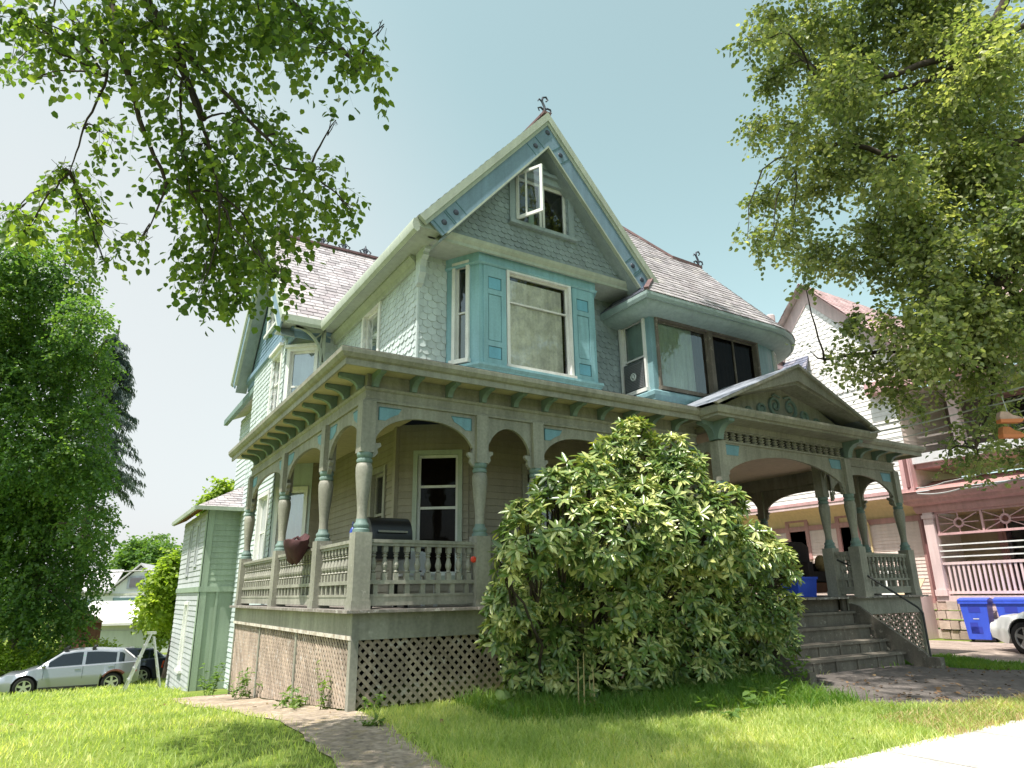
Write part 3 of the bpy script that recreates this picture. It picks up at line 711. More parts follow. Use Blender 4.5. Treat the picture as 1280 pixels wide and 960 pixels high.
def rakes(org, hor, out, half, z0, zp, mats, par, clipz=None, ros=True):
    """raking boards of a gable: org = peak foot point, hor = unit along the wall, out = unit facing outwards"""
    hor, out, org = _v(hor), _v(out), _v(org)
    for sg in (1, -1):
        A = org + hor*(-sg*half) + Z*z0; B = org + Z*zp; d = (B-A).normalized(); L_ = (B-A).length
        nin = (Z - d*Z.dot(d)).normalized()*-1
        vz = 1/abs(nin.z)
        def bd(t0, t1, o0, o1, name, mat, s0=0.):
            q = [A+d*s0+nin*t0, B-Z*t0*vz, B-Z*t1*vz, A+d*s0+nin*t1]
            m = MB(); m.prism([p+out*o0 for p in q], out*(o1-o0)); return m.build(name, mat, par)
        bd(-.02, .10, 0, .075, 'rake_molding', mats[0]); bd(.10, .16, 0, .055, 'rake_molding', mats[0])
        b = bd(.16, .45, 0, .035, 'barge_board', mats[1], .1)
        bd(.45, .48, -.02, .05, 'rake_bead', mats[0], .2)
        if ros:
            for s0 in (.30, .62, L_-.78):
                c = A+d*s0+nin*.305+out*.036; g = MB(); h = MB()
                h.lathe([(.052, 0), (.045, .012), (.02, .018)], c, out, 12)
                for off in (-.14, .14): 
                    p = c+d*off; g.bar(p-nin*.13, p+nin*.13, .016, .008, out)
                g.build('board_groove', P_seam, b); h.build('rosette', P_iron, b)
        q = [A+nin*.46, B-Z*.46*vz, B-Z*.49*vz, A+nin*.49]
        m = MB(); m.prism([p-out*.02 for p in q], out*-.28); m.build('rake_soffit', P_gscale, par)
rakes((GX, YR, 0), (1, 0, 0), (0, -1, 0), GX-EL, EZ, GZ, (P_sage, P_barge), H)
MB().lathe([(.055, 0), (.045, .014), (.02, .02)], (GX, YR-.036, GZ-.40), (0, -1, 0), 12).build('rosette', P_iron, H)
def roofplane(par, P3, name='slate_roof', mat=None, tw=.26, th=.17, t=.016):
    """slate courses over a planar 3D polygon; first edge is the eave"""
    P3 = [_v(p) for p in P3]; nrm = geometry.normal(P3)
    if nrm.z < 0: nrm = -nrm
    U = Z.cross(nrm).normalized(); Vv = nrm.cross(U)
    O = P3[0]; poly = [((p-O).dot(U), (p-O).dot(Vv)) for p in P3]
    m = MB(); sheet(m, O, U, Vv, poly, (), -.03); tiles(m, O, U, Vv, poly, tw, th, 'slate', (), t, .06)
    return m.build(name, mat or P_slate, par)
roofplane(H, [(EL, YR-.02, EZ+.02), (GX, YR-.02, GZ+.02), (GX, 8.6, GZ+.02), (EL, 5.9, EZ+.02)])
roofplane(H, [(ER, YR-.02, EZ+.02), (ER, 1.2, EZ+.02), (GX, 3.4, GZ+.02), (GX, YR-.02, GZ+.02)])
m = MB(); m.bar((GX, YR-.06, GZ+.03), (GX, 8.4, GZ+.03), .16, .05); m.build('ridge_cap', P_rust, H)
# long side gutter: rounded trough, soffit board, crown molding
prof = [(.40, 6.84), (.44, 6.80), (.50, 6.84), (.52, 6.94), (.50, 7.02), (.40, 7.06), (.02, 7.06), (.02, 6.90), (.40, 6.90)]
m = MB(); sweep(m, prof, [(1.5, 5.75), (1.5, YR+.02)]); m.build('side_gutter', P_sage, H, smooth=40)
m = MB(); sweep(m, [(0.015, 6.70), (.06, 6.70), (.08, 6.78), (.16, 6.86), (.16, 6.90), (.015, 6.90)], [(1.5, 6.2), (1.5, 1.79)]); m.build('crown_molding', P_sage, H)
# gable finial: small scrolled iron leaf on a cap
def finial(name, p, s, par, mat=P_iron, ax=V3((1, 0, 0))):
    m = MB(); p = _v(p)
    m.lathe([(.05*s, 0), (.03*s, .06*s), (.045*s, .09*s), (.02*s, .12*s)], p, Z, 8)
    def cur(pts, r): m.tube([p+ax*a*s+Z*b*s for a, b in pts], r*s, 6, r*s*.5)
    cur([(0, .1), (.01, .22), (-.05, .34), (-.03, .45), (.06, .50), (.11, .44), (.06, .38)], .035)
    cur([(0, .12), (.08, .2), (.17, .2), (.19, .12), (.13, .09)], .03)
    cur([(0, .12), (-.09, .17), (-.16, .13), (-.13, .06)], .028)
    cur([(-.04, .33), (-.13, .38), (-.16, .31)], .024)
    return m.build(name, mat, par, smooth=60)
finial('gable_finial', (GX, YR+.05, GZ+.05), .85, H)
# ---- right-hand pavilion with rounded corner
PX, PY, CX, CY, RW = 5.85, .87, 8.93, 2.43, 1.56
arcp = [(CX+RW*math.sin(t), CY-RW*math.cos(t)) for t in np.linspace(0, math.pi/2, 9)]
path = [(PX, 1.77), (PX, PY)] + arcp + [(CX+RW, 8)]
wall(H, 'pavilion_wall', (PX, 1.77), (PX, PY), 4.06, 6.5, None, P_pav, [dict(u=.10, v=.92, w=.62, h=1.42, cw=.05, cas=P_white, sash=P_white, glass=G_clear, rails=(.47,), sw=.04, cur=[(C_pale, 0, 1, .45, 1)], label='side window holding an air conditioner')], label='short turquoise return wall with an air conditioner in its window')
wall(H, 'pavilion_wall', (PX, PY), (CX, PY), 4.06, 6.5, None, P_pav,
     [dict(u=.17, v=.92, w=1.38, h=1.36, cw=.05, glass=G_lite, cas=P_step, sash=P_step, rails=(), sw=.035, cur=[(C_pale, 0, .74, 0, 1), (C_brown, .74, 1, 0, 1)], wave=.008, label='wide window with a pale green curtain'),
      dict(u=1.65, v=.92, w=1.33, h=1.36, cw=.05, glass=G_screen, cas=P_step, sash=P_step, rails=(), mulls=(.52,), sw=.035, cur=[(C_brown, 0, 1, 0, 1)], wave=.008, label='wide window with a dark brown screen')], label='turquoise front wall of the corner pavilion')
for i in range(8):
    wn = [dict(u=.05, v=1.0, w=.20, h=1.25, cw=.03, glass=G_refl, rails=(.5,), sw=.02, cur=C_white)] if i in (2, 3, 4, 5) else []
    wall(H, 'pavilion_wall', arcp[i], arcp[i+1], 4.06, 6.5, None, P_pav, wn)
m = MB(); sweep(m, [(0, 4.4), (.10, 4.4), (.10, 4.72), (.13, 4.78), (.13, 4.85), (.06, 4.90), (0, 4.9)], path); m.build('pavilion_base', P_pav, H)
cove = [(.0, 6.36)] + [(.40*math.sin(t), 6.53-.17*math.cos(t)) for t in np.linspace(0.15, math.pi/2, 7)] + [(.40, 6.545), (0, 6.56)]
m = MB(); sweep(m, cove, path); m.build('pavilion_cove', P_cv, H, smooth=30)
m = MB(); sweep(m, [(.402, 6.50), (.44, 6.50), (.46, 6.56), (.46, 6.62), (.402, 6.63)], path); m.build('pavilion_gutter', P_cv, H)
kz = 1.16; ez, ey = 6.63, .42
def pz(y): return ez+kz*(y-ey)
roofplane(H, [(5.40, ey, ez), (CX, ey, ez), (9.0, .90, pz(.90)), (6.0, .90, pz(.90))], tw=.24, th=.16)
roofplane(H, [(6.0, .90, pz(.90)), (9.0, .9, pz(.9)), (9.0, 2.3, pz(2.3)), (4.55, 2.3, pz(2.3))], tw=.24, th=.16)
roofplane(H, [(4.55, 2.3, pz(2.3)), (8.17, 2.3, pz(2.3)), (7.22, 3.5, pz(3.5)), (3.6, 3.5, pz(3.5))], tw=.24, th=.16)
roofplane(H, [(5.40, ey, ez), (6.25, 1.07, ez+.75), (6.25, 1.8, ez+.75), (5.40, 1.8, ez)], mat=P_slateb, tw=.2, th=.14)  # bluish slate paints the shade beside the gable into this hip
for i in range(18):                                           # conical part over the rounded corner
    t0, t1 = (math.pi*.62*k/18 for k in (i, i+1)); R2 = 2.01
    a, b = [(CX+.03+R2*math.sin(t), CY-R2*math.cos(t), ez) for t in (t0, t1)]
    roofplane(H, [a, b, (9.0, CY-.1, 8.80)], 'turret_roof', tw=.24, th=.16) if i < 18 else None
roofplane(H, [(9.4, 2.6, 6.9), (9.4, 11, 6.9), (7.22, 11, pz(3.5)), (7.22, 3.5, pz(3.5)), (8.17, 2.32, pz(2.3))])
for a, b, w_, h_ in (((8.1, 2.32, 8.83), (9.08, 2.32, 8.81), .14, .07), ((8.17, 2.31, pz(2.3)+.03), (7.22, 3.5, pz(3.5)+.03), .14, .05), ((5.40, ey, ez+.03), (6.05, .91, ez+.03+.57), .09, .05)): MB().bar(a, b, w_, h_).build('ridge_cap', P_rust, H)
finial('pavilion_finial', (9.02, 2.32, 8.83), .85, H)
# air conditioner in the side window
ac = MB(); ac.box(PX-.045, PX+.3, 1.08, 1.62, 4.99, 5.56); AC = tag(ac.build('air_conditioner', paint('ac_case', (.10, .11, .115), .5, .2, 6), None), 'dark grey air conditioner jammed in the narrow upper side window', 'air conditioner')
g = MB()
for i in range(16): g.box(PX-.057, PX-.046, 1.11, 1.59, 5.03+i*.031, 5.045+i*.031)
g.build('grille', plain('ac_grille', (.16, .17, .18), .5), AC)
g = MB(); g.lathe([(.085, 0), (.085, .008)], (PX-.057, 1.35, 5.27), (-1, 0, 0), 20); e_ = g.build('round_emblem', plain('ac_disc', (.24, .27, .27), .4), AC)
g = MB(); rp = [(PX-.069, 1.35+.065*math.cos(t), 5.27+.065*math.sin(t)) for t in np.linspace(0, 2*math.pi, 19)]; g.tube(rp, .009, 5)
g.tube([(PX-.069, 1.335, 5.24), (PX-.069, 1.34, 5.30), (PX-.069, 1.365, 5.31), (PX-.069, 1.37, 5.27), (PX-.069, 1.345, 5.25)], .009, 5); g.build('emblem_mark', plain('ac_mark', (.6, .66, .64), .4), e_)
# ---- cross wing roof and gable
WY0, WY1, WYR, WX = 5.75, 11.45, 8.6, .25; WS = 1.16; WZR = 7.02+WS*(WYR-WY0)
roofplane(H, [(WX, WY0, 7.02), (1.03, WY0, 7.02), (3.9, WYR, WZR), (WX, WYR, WZR)], tw=.26, th=.16)
roofplane(H, [(WX, WY1, 7.02), (WX, WYR, WZR), (6, WYR, WZR), (6, WY1, 7.02)])
m = MB(); m.bar((WX-.05, WYR, WZR+.03), (3.6, WYR, WZR+.03), .16, .06); m.build('ridge_cap', P_rust, H)
def crest():
    m = MB()
    for sg in (1, -1):
        m.tube([(sg*.02, 0, 0), (sg*.10, 0, .03), (sg*.16, 0, .11), (sg*.10, 0, .15)], .03, 6, .015); m.tube([(sg*.03, 0, .08), (sg*.08, 0, .17), (sg*.03, 0, .20)], .026, 6, .012)
    m.lathe([(.05, 0), (.035, .12), (.045, .16), (.012, .29)], (0, 0, 0), n=8); m.box(-.2, .2, -.03, .03, -.02, .03); return m
place(crest, 'ridge_cresting', P_iron, [(.45+i*.60, WYR, WZR+.05, 0) for i in range(6)], H)
rakes((WX, WYR, 0), (0, -1, 0), (-1, 0, 0), WYR-WY0, 7.0, WZR-.02, (P_sage, P_barge), H, ros=False)
th_ = WYR-6.2
wall(H, 'gable_wall', (.6, 11.0), (.6, 6.2), 6.98, 9.9, 'fish', P_barge, [dict(u=1.9, v=.75, w=1.0, h=1.2, glass=G_refl, cw=.12, cap=True, mulls=(.5,), rails=())], poly=[(0, 0), (4.8, 0), (2.4, 2.4*WS)], tw=.14, th=.11, label='blue scaled wall of the side gable')
m = MB(); sweep(m, [(0, 6.72), (.04, 6.72), (.04, 6.86), (.12, 6.9), (.12, 7.02), (0, 7.05)], [(.6, 11.0), (.6, 6.22), (1.35, 6.22)]); m.build('wing_cornice', P_barge, H)
MB().box(.27, 1.5, 5.80, 6.8, 6.93, 6.95).build('wing_soffit', P_soff, H)
m = MB(); sweep(m, [(.02, 6.88), (.10, 6.84), (.13, 6.90), (.13, 7.03), (.02, 7.05)], [(.27, 5.85), (1.02, 5.85)]); m.build('wing_gutter', P_sage, H)
# fan bracket below the wing corner
m = MB(); fx, fy, fz = 1.16, 6.02, 6.92
R_ = .62
ar = [(fx-R_*1.02+R_*.98*math.cos(t)-.0, fz-.74+.72*math.sin(t)) for t in np.linspace(0, math.pi/2, 12)]
for i in range(11):
    (a, b), (c, d) = ar[i], ar[i+1]; m.bar((a, fy, b), (c, fy, d), .05, .06, (0, 1, 0))
m.bar((fx, fy, fz-.76), (fx, fy, fz), .06, .06, (0, 1, 0)); m.bar((fx-.64, fy, fz-.03), (fx, fy, fz-.03), .06, .06, (0, 1, 0))
for t in np.linspace(.15, math.pi/2-.15, 5):
    e = (fx-R_*1.02+R_*.98*math.cos(t), fz-.74+.72*math.sin(t)); m.bar((fx-.03, fy, fz-.05), (e[0], fy, e[1]), .03, .03, (0, 1, 0))
m.build('fan_bracket', P_sage, H)
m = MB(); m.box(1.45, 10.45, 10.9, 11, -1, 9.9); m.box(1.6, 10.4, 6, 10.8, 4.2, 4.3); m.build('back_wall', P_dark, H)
# ================================================================== ground, paths, grass
def grid_axis(a, b, fine0, fine1, fs, cs):
    out = list(np.arange(fine0, fine1+1e-6, fs)); x = fine0; s = fs
    while x > a: s *= 1.35; x -= s; out.insert(0, max(a, x))
    x = fine1; s = fs
    while x < b: s *= 1.35; x += s; out.append(min(b, x))
    return out
M_soil, nt_, b_ = nodes('lawn_soil')
def ground_mat():
    m, nt, b = nodes('lawn_ground'); L = nt.links.new
    g = N(nt, 'ShaderNodeNewGeometry')
    n1 = N(nt, 'ShaderNodeTexNoise'); n1.inputs['Scale'].default_value = .7; n1.inputs['Detail'].default_value = 6
    n2 = N(nt, 'ShaderNodeTexNoise'); n2.inputs['Scale'].default_value = 14; n2.inputs['Detail'].default_value = 8
    L(g.outputs['Position'], n1.inputs['Vector']); L(g.outputs['Position'], n2.inputs['Vector'])
    r = N(nt, 'ShaderNodeValToRGB'); e = r.color_ramp.elements; e.new(.5)
    for i, (p, c) in enumerate(((.3, (.09, .14, .025)), (.5, (.15, .20, .038)), (.72, (.20, .19, .07)))): e[i].position = p; e[i].color = (*c, 1)
    a = N(nt, 'ShaderNodeMath', operation='MULTIPLY_ADD'); L(n2.outputs['Fac'], a.inputs[0]); a.inputs[1].default_value = .5
    b2 = N(nt, 'ShaderNodeMath', operation='MULTIPLY'); L(n1.outputs['Fac'], b2.inputs[0]); b2.inputs[1].default_value = .5; L(b2.outputs[0], a.inputs[2])
    L(a.outputs[0], r.inputs[0]); L(r.outputs[0], b.inputs['Base Color']); b.inputs['Roughness'].default_value = .95; b.inputs['Specular IOR Level'].default_value = .1
    bp = N(nt, 'ShaderNodeBump'); bp.inputs['Strength'].default_value = .8; bp.inputs['Distance'].default_value = .03; L(n2.outputs['Fac'], bp.inputs['Height']); L(bp.outputs[0], b.inputs['Normal'])
    return m
bpy.data.materials.remove(M_soil)
xs = grid_axis(-600, 700, -14, 20, .5, 1); ys = grid_axis(-400, 900, -10, 20, .5, 1)
gm = MB()
for y in ys:
    for x in xs: gm.v.append((x, y, gz(x, y)))
nx = len(xs)
for j in range(len(ys)-1):
    for i in range(nx-1): gm.f.append((j*nx+i, j*nx+i+1, (j+1)*nx+i+1, (j+1)*nx+i))
gm.build('ground', ground_mat(), kind='structure')
def patch(name, poly, mat, dz, res=.35, amp=.0):
    if amp:                                                  # ragged outline
        q = []
        for i in range(len(poly)):
            a, b = poly[i], poly[(i+1) % len(poly)]; n = max(1, int(math.hypot(b[0]-a[0], b[1]-a[1])/.22))
            for k in range(n): q.append((a[0]+(b[0]-a[0])*k/n+random.uniform(-amp, amp), a[1]+(b[1]-a[1])*k/n+random.uniform(-amp, amp)))
        poly = q
    if area2(poly) < 0: poly = poly[::-1]
    px = [p[0] for p in poly]; py = [p[1] for p in poly]; m = MB()
    for x in np.arange(min(px), max(px), res):
        for y in np.arange(min(py), max(py), res):
            q = poly
            for a, b in (((x, y), (x+res, y)), ((x+res, y), (x+res, y+res)), ((x+res, y+res), (x, y+res)), ((x, y+res), (x, y))):
                q = clip(q, a, b)
                if len(q) < 3: break
            if len(q) < 3: continue
            t3 = geometry.tessellate_polygon([[V3((a, b, 0)) for a, b in q]])
            for t in t3:
                tt = [q[i] for i in t]
                if abs(area2(tt)) < 1e-7: continue
                if area2(tt) < 0: tt = tt[::-1]
                m.add([(a, b, gz(a, b)+dz) for a, b in tt], [(0, 1, 2)])
    return m.build(name, mat, kind='structure')
M_dirt = paint('dry_dirt', (.44, .36, .285), .95, .4, 1.1, bump=1, bscale=22, spec=.1, wear=.13, wearcol=(.27, .22, .14))
M_walk = paint('old_concrete_walk', (.15, .132, .122), .9, .3, 1.1, bump=.6, bscale=30, spec=.2, wear=.08, wearcol=(.22, .19, .16))
M_conc = paint('sidewalk_concrete', (.54, .51, .48), .9, .22, 1.3, wear=.06, wearcol=(.45, .42, .37), bump=.4, bscale=60, spec=.2)
M_grav = paint('driveway_gravel', (.36, .29, .25), .95, .25, 1.5, bump=.9, bscale=50, spec=.1)
M_asph = paint('road_asphalt', (.06, .06, .062), .9, .2, 1.2, bump=.5, bscale=60)
DIRT = [(-.95, 6.9), (-1.02, 4.2), (-.80, 2.0), (-.78, .4), (-.70, -.8), (-.72, -2.0), (-.95, -3.98), (.0, -3.98), (.02, -2.4), (.16, -1.1), (.22, -.1), (.06, .15), (.06, 6.9)]
WALK = [(5.3, -1.9), (5.9, -.8), (9.6, -.75), (10.3, -1.65), (12.6, -2.2), (13.4, -3.4), (9.5, -3.45), (7.2, -3.42), (6.2, -3.25), (5.4, -2.7)]
DRIVE = [(12.5, 14), (12.5, .4), (12.0, -1.1), (12.9, -1.7), (13.2, -4), (16.9, -4), (16.9, 14)]
patch('dirt_path', DIRT, M_dirt, .012, .3, .05)
patch('front_walk', WALK, M_walk, .014, .4, .04)
patch('driveway', DRIVE, M_grav, .010, .5, .06)
SIDE = [(-25, -3.97), (-25, -5.5), (35, -5.5), (35, -3.97)]
m = MB()
for i in range(40):
    x = -25+i*1.5; m.box(x, x+1.475, -5.5, -3.97+random.uniform(-.02, .02), gz(x, -4.7)-.2, gz(x, -4.5)+.02)
m.build('sidewalk', M_conc, kind='structure')
patch('road', [(-40, -16), (60, -16), (60, -7.2), (-40, -7.2)], M_asph, .006, 2.)
m = MB()
for i in range(34): m.box(-40+i*3, -37.01+i*3, -7.2, -7.03, gz(0, -7)-.2, gz(0, -7)+.1)
m.build('kerb', M_conc, kind='structure')
def inpoly(P, poly):
    x, y = P[:, 0], P[:, 1]; c = np.zeros(len(P), bool); n = len(poly)
    for i in range(n):
        (x0, y0), (x1, y1) = poly[i], poly[(i+1) % n]
        k = ((y0 > y) != (y1 > y)) & (x < (x1-x0)*(y-y0)/((y1-y0) or 1e-9)+x0); c ^= k
    return c
gzv = np.vectorize(gz)
def npmesh(name, verts, faces_flat, nper, mat, smooth=False):
    me = bpy.data.meshes.new(name); nv = len(verts); nf = len(faces_flat)//nper
    me.vertices.add(nv); me.vertices.foreach_set('co', verts.astype(np.float32).ravel())
    me.loops.add(nf*nper); me.loops.foreach_set('vertex_index', faces_flat.astype(np.int32).ravel())
    me.polygons.add(nf); me.polygons.foreach_set('loop_start', np.arange(0, nf*nper, nper, dtype=np.int32))
    me.update(calc_edges=True); me.validate()
    if smooth: me.polygons.foreach_set('use_smooth', [True]*nf)
    me.materials.append(mat); o = bpy.data.objects.new(name, me); COL.objects.link(o); return o
def nrm(a): return a/np.maximum(1e-9, np.linalg.norm(a, axis=1, keepdims=True))
HOUSEP = [(-.02, 6.95), (-.02, -.02), (11.98, -.02), (11.98, 12), (0, 12)]
def blades(name, n, region, h, w, mat, clump=None, excl=(), pref=1.0):
    x0, x1, y0, y1 = region
    P = np.column_stack((RNG.uniform(x0, x1, n), RNG.uniform(y0, y1, n)))
    d = np.hypot(P[:, 0]-CAM.x, P[:, 1]-CAM.y); k = RNG.uniform(0, 1, n) < np.minimum(1, (6/d)**pref)
    P = P[k]
    for e in excl: 
        q = P + RNG.normal(0, .085, P.shape); P = P[~inpoly(q, e)]
    if clump is not None: P = P[clump(P)]
    n = len(P); z = gzv(P[:, 0], P[:, 1])
    a = RNG.uniform(0, 2*np.pi, n); ln = RNG.normal(0, .5, (n, 2)); H_ = h*RNG.uniform(.45, 1.3, n); W_ = w*RNG.uniform(.7, 1.3, n)
    far = np.hypot(P[:, 0]-CAM.x, P[:, 1]-CAM.y)/6; W_ = W_*np.maximum(1, far**.6)
    B = np.column_stack((P, z)); s = np.column_stack((np.cos(a), np.sin(a), np.zeros(n)))*W_[:, None]/2
    mid = B + np.column_stack((ln*H_[:, None]*.35, H_*.6)); tip = B + np.column_stack((ln*H_[:, None]*1.0, H_))
    V = np.stack((B-s, B+s, mid+s*.75, mid-s*.75, tip), 1).reshape(-1, 3)
    o = np.arange(n)*5
    F = np.stack((o, o+1, o+2, o+3), 1).ravel(); F3 = np.stack((o+3, o+2, o+4, o+4), 1)
    me = bpy.data.meshes.new(name); me.vertices.add(len(V)); me.vertices.foreach_set('co', V.astype(np.float32).ravel())
    li = np.concatenate((F, np.stack((o+3, o+2, o+4), 1).ravel())).astype(np.int32)
    me.loops.add(len(li)); me.loops.foreach_set('vertex_index', li)
    me.polygons.add(2*n); me.polygons.foreach_set('loop_start', np.concatenate((np.arange(n)*4, 4*n+np.arange(n)*3)).astype(np.int32))
    me.update(calc_edges=True); me.materials.append(mat)
    ob = bpy.data.objects.new(name, me); COL.objects.link(ob); ob['kind'] = 'stuff'; return ob
M_grass = leafmat('grass_blade', (.165, .225, .07), (.315, .385, .135), (.56, .53, .28), .40, .5, .25, patch=.8)
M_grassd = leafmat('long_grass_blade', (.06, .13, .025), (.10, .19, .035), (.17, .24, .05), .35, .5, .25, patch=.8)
M_straw = leafmat('dry_grass_blade', (.30, .24, .10), (.40, .31, .16), (.46, .36, .20), .2, .6, .2)
ex = (DIRT, WALK, DRIVE, HOUSEP, SIDE)
blades('lawn_grass', 150000, (-12, -.5, -4, 11), .062, .0075, M_grass, excl=ex, pref=1.0)
blades('front_grass', 130000, (-.4, 7.2, -4.05, -.1), .072, .0075, M_grass, excl=ex, pref=.8)
blades('side_grass', 30000, (8.2, 13.2, -2.4, .0), .09, .010, M_grassd, excl=(WALK, DRIVE, HOUSEP), pref=.8)
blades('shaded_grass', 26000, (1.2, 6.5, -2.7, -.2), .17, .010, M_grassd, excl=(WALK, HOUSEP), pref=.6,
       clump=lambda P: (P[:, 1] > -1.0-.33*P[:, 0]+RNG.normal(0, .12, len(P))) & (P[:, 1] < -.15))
blades('dry_grass', 14000, (4.6, 13, -4.02, -3.2), .07, .009, M_straw, excl=(WALK,), pref=.5)
blades('rear_grass', 60000, (-26, 2, 10, 30), .10, .012, M_grass, excl=(HOUSEP,), pref=.5)
# dead leaves drifted along the walk
def leaf_cards(P, A, Nn, L, W, fold=.15, droop=.1, lobes=False):
    n = len(P); A = nrm(A); s = nrm(np.cross(A, Nn)); Nn = nrm(np.cross(s, A)); L = L[:, None]; W = W[:, None]
    up = Nn*fold*W
    v = np.stack((P, P+A*.28*L+s*W*.5+up, P+A*.68*L+s*W*.42+up-Nn*droop*L*.4, P+A*L-Nn*droop*L, P+A*.68*L-s*W*.42+up-Nn*droop*L*.4, P+A*.28*L-s*W*.5+up), 1)
    o = np.arange(n)[:, None]*6
    f = np.stack((o+np.array([0, 1, 2, 3]), o+np.array([0, 3, 4, 5])), 1)
    return v.reshape(-1, 3), f.reshape(-1)
n = 420
P = np.column_stack((RNG.normal(6.2, .9, n), RNG.normal(-2.9, .35, n))); P[180:300] = np.column_stack((RNG.uniform(-6, 5, 120), RNG.uniform(-3.9, 7, 120))); P[:180] = np.column_stack((RNG.uniform(6.2, 12, 180), RNG.uniform(-3.3, -1.3, 180)))
P = np.column_stack((P, gzv(P[:, 0], P[:, 1])+.03))
v, f = leaf_cards(P, np.column_stack((RNG.normal(0, 1, (n, 2)), RNG.normal(0, .25, n))), np.column_stack((RNG.normal(0, .4, (n, 2)), np.ones(n))), RNG.uniform(.035, .075, n), RNG.uniform(.025, .045, n))
o = npmesh('fallen_leaves', v, f, 4, ramp_isl('leaf_litter', [(.10, .055, .03), (.20, .12, .06), (.14, .09, .05), (.28, .2, .1)], .8)); o['kind'] = 'stuff'
# ================================================================== foliage tools
def rdir(n): return nrm(RNG.normal(0, 1, (n, 3)))
def crown(name, blobs, mat, parent, nleaf, L, W=.8, twig=.45, droop=.5, per=9, shell=.55, flat=.5, twigmat=None, twigr=.004, jit=.35, limbs=None, limbmat=None, limbr=.02):
    """leaves set along short twigs inside a cloud of spheres [(centre, radius)]; optional branch to every sphere"""
    vol = np.array([r**2.3 for c, r in blobs]); vol /= vol.sum()
    ntw = max(1, int(nleaf/per)); idx = RNG.choice(len(blobs), ntw, p=vol)
    Cc = np.array([c for c, r in blobs])[idx]; Rr = np.array([r for c, r in blobs])[idx]
    u = rdir(ntw); rad = Rr*np.where(RNG.uniform(0, 1, ntw) < shell, RNG.uniform(.7, 1.02, ntw), RNG.uniform(.1, .9, ntw))
    S0 = Cc + u*rad[:, None]*np.array([1, 1, .85])
    D0 = nrm(u*.6 + rdir(ntw)*.6 + np.array([0, 0, -droop])); TL = twig*RNG.uniform(.5, 1.3, ntw)
    k = np.arange(per); t = (k+.5)/per
    P = S0[:, None, :] + D0[:, None, :]*(TL[:, None]*(t[None, :]-.3))[:, :, None] + np.array([0, 0, -1])*(droop*.35*TL[:, None]*t[None, :]**2)[:, :, None]
    side = nrm(np.cross(D0, np.array([0, 0, 1.0])+RNG.normal(0, .2, (ntw, 3))))
    sg = np.where(k % 2 == 0, 1., -1.)
    A = D0[:, None, :]*.55 + side[:, None, :]*sg[None, :, None]*.9 + RNG.normal(0, jit, (ntw, per, 3)) + np.array([0, 0, -droop*.7])
    Nn = np.array([0, 0, 1.0]) + RNG.normal(0, flat, (ntw, per, 3))
    n = ntw*per; P = P.reshape(-1, 3); A = A.reshape(-1, 3); Nn = Nn.reshape(-1, 3)
    P = P + nrm(A)*L*.25
    Ls = L*RNG.uniform(.65, 1.2, n)
    v, f = leaf_cards(P, A, Nn, Ls, Ls*W, .12, .14)
    o = npmesh('crown', v, f, 4, mat); adopt(o, parent)
    if twigmat is not None:
        a = S0 - D0*TL[:, None]*.4; b = S0 + D0*TL[:, None]*.65 - np.array([0, 0, droop*.2])*TL[:, None]
        s1 = nrm(np.cross(D0, np.array([.3, .2, 1.0])))*twigr; s2 = nrm(np.cross(D0, s1))*twigr
        V = np.stack((a+s1, a-s1*.5+s2, a-s1*.5-s2, b), 1).reshape(-1, 3); oo = np.arange(ntw)[:, None]*4
        F = np.stack((oo+np.array([0, 1, 3]), oo+np.array([1, 2, 3]), oo+np.array([2, 0, 3])), 1).reshape(-1)
        tw = npmesh('twigs', V, F, 3, twigmat); adopt(tw, parent)
    return o
def limb(m, pts, r0, r1, wob=.12, n=8, seg=7):
    """wandering tapered branch through the given points"""
    pts = [_v(p) for p in pts]; out = []
    for i in range(len(pts)-1):
        p0, p1 = pts[max(0, i-1)], pts[i]; p2, p3 = pts[i+1], pts[min(len(pts)-1, i+2)]
        for k in range(seg):
            t = k/seg
            q = .5*((2*p1)+(p2-p0)*t+(2*p0-5*p1+4*p2-p3)*t*t+(3*p1-p0-3*p2+p3)*t**3)
            if out: q = q + V3(RNG.normal(0, wob*(pts[i+1]-pts[i]).length/seg*.6, 3))
            out.append(q)
    out.append(pts[-1]); m.tube(out, r0, n, r1)
M_bark = paint('bark', (.075, .06, .05), .9, .3, 5, bump=1, bscale=25, spec=.1)
M_bark2 = paint('grey_bark', (.12, .10, .085), .9, .3, 4, bump=1, bscale=22, spec=.1)
def branches(parent, blobs, hubs, r0=.02, r1=.006, mat=M_bark, nsub=3):
    m = MB()
    for c, r in blobs:
        c = V3(c); h = min(hubs, key=lambda q: (q-c).length)
        mid = (h+c)/2 + V3(RNG.normal(0, .1, 3))*(h-c).length*.6 + Z*.06*(h-c).length
        limb(m, [h, mid, c], r0, r1, .12, 6, 4)
        for _ in range(nsub):
            e = c + V3(rdir(1)[0])*r*.55; limb(m, [c*.7+h*.3, (c+e)/2+V3(RNG.normal(0, .08, 3))*r, e], r1*1.2, r1*.4, .1, 4, 3)
    o = m.build('branches', mat, parent, smooth=60); return o
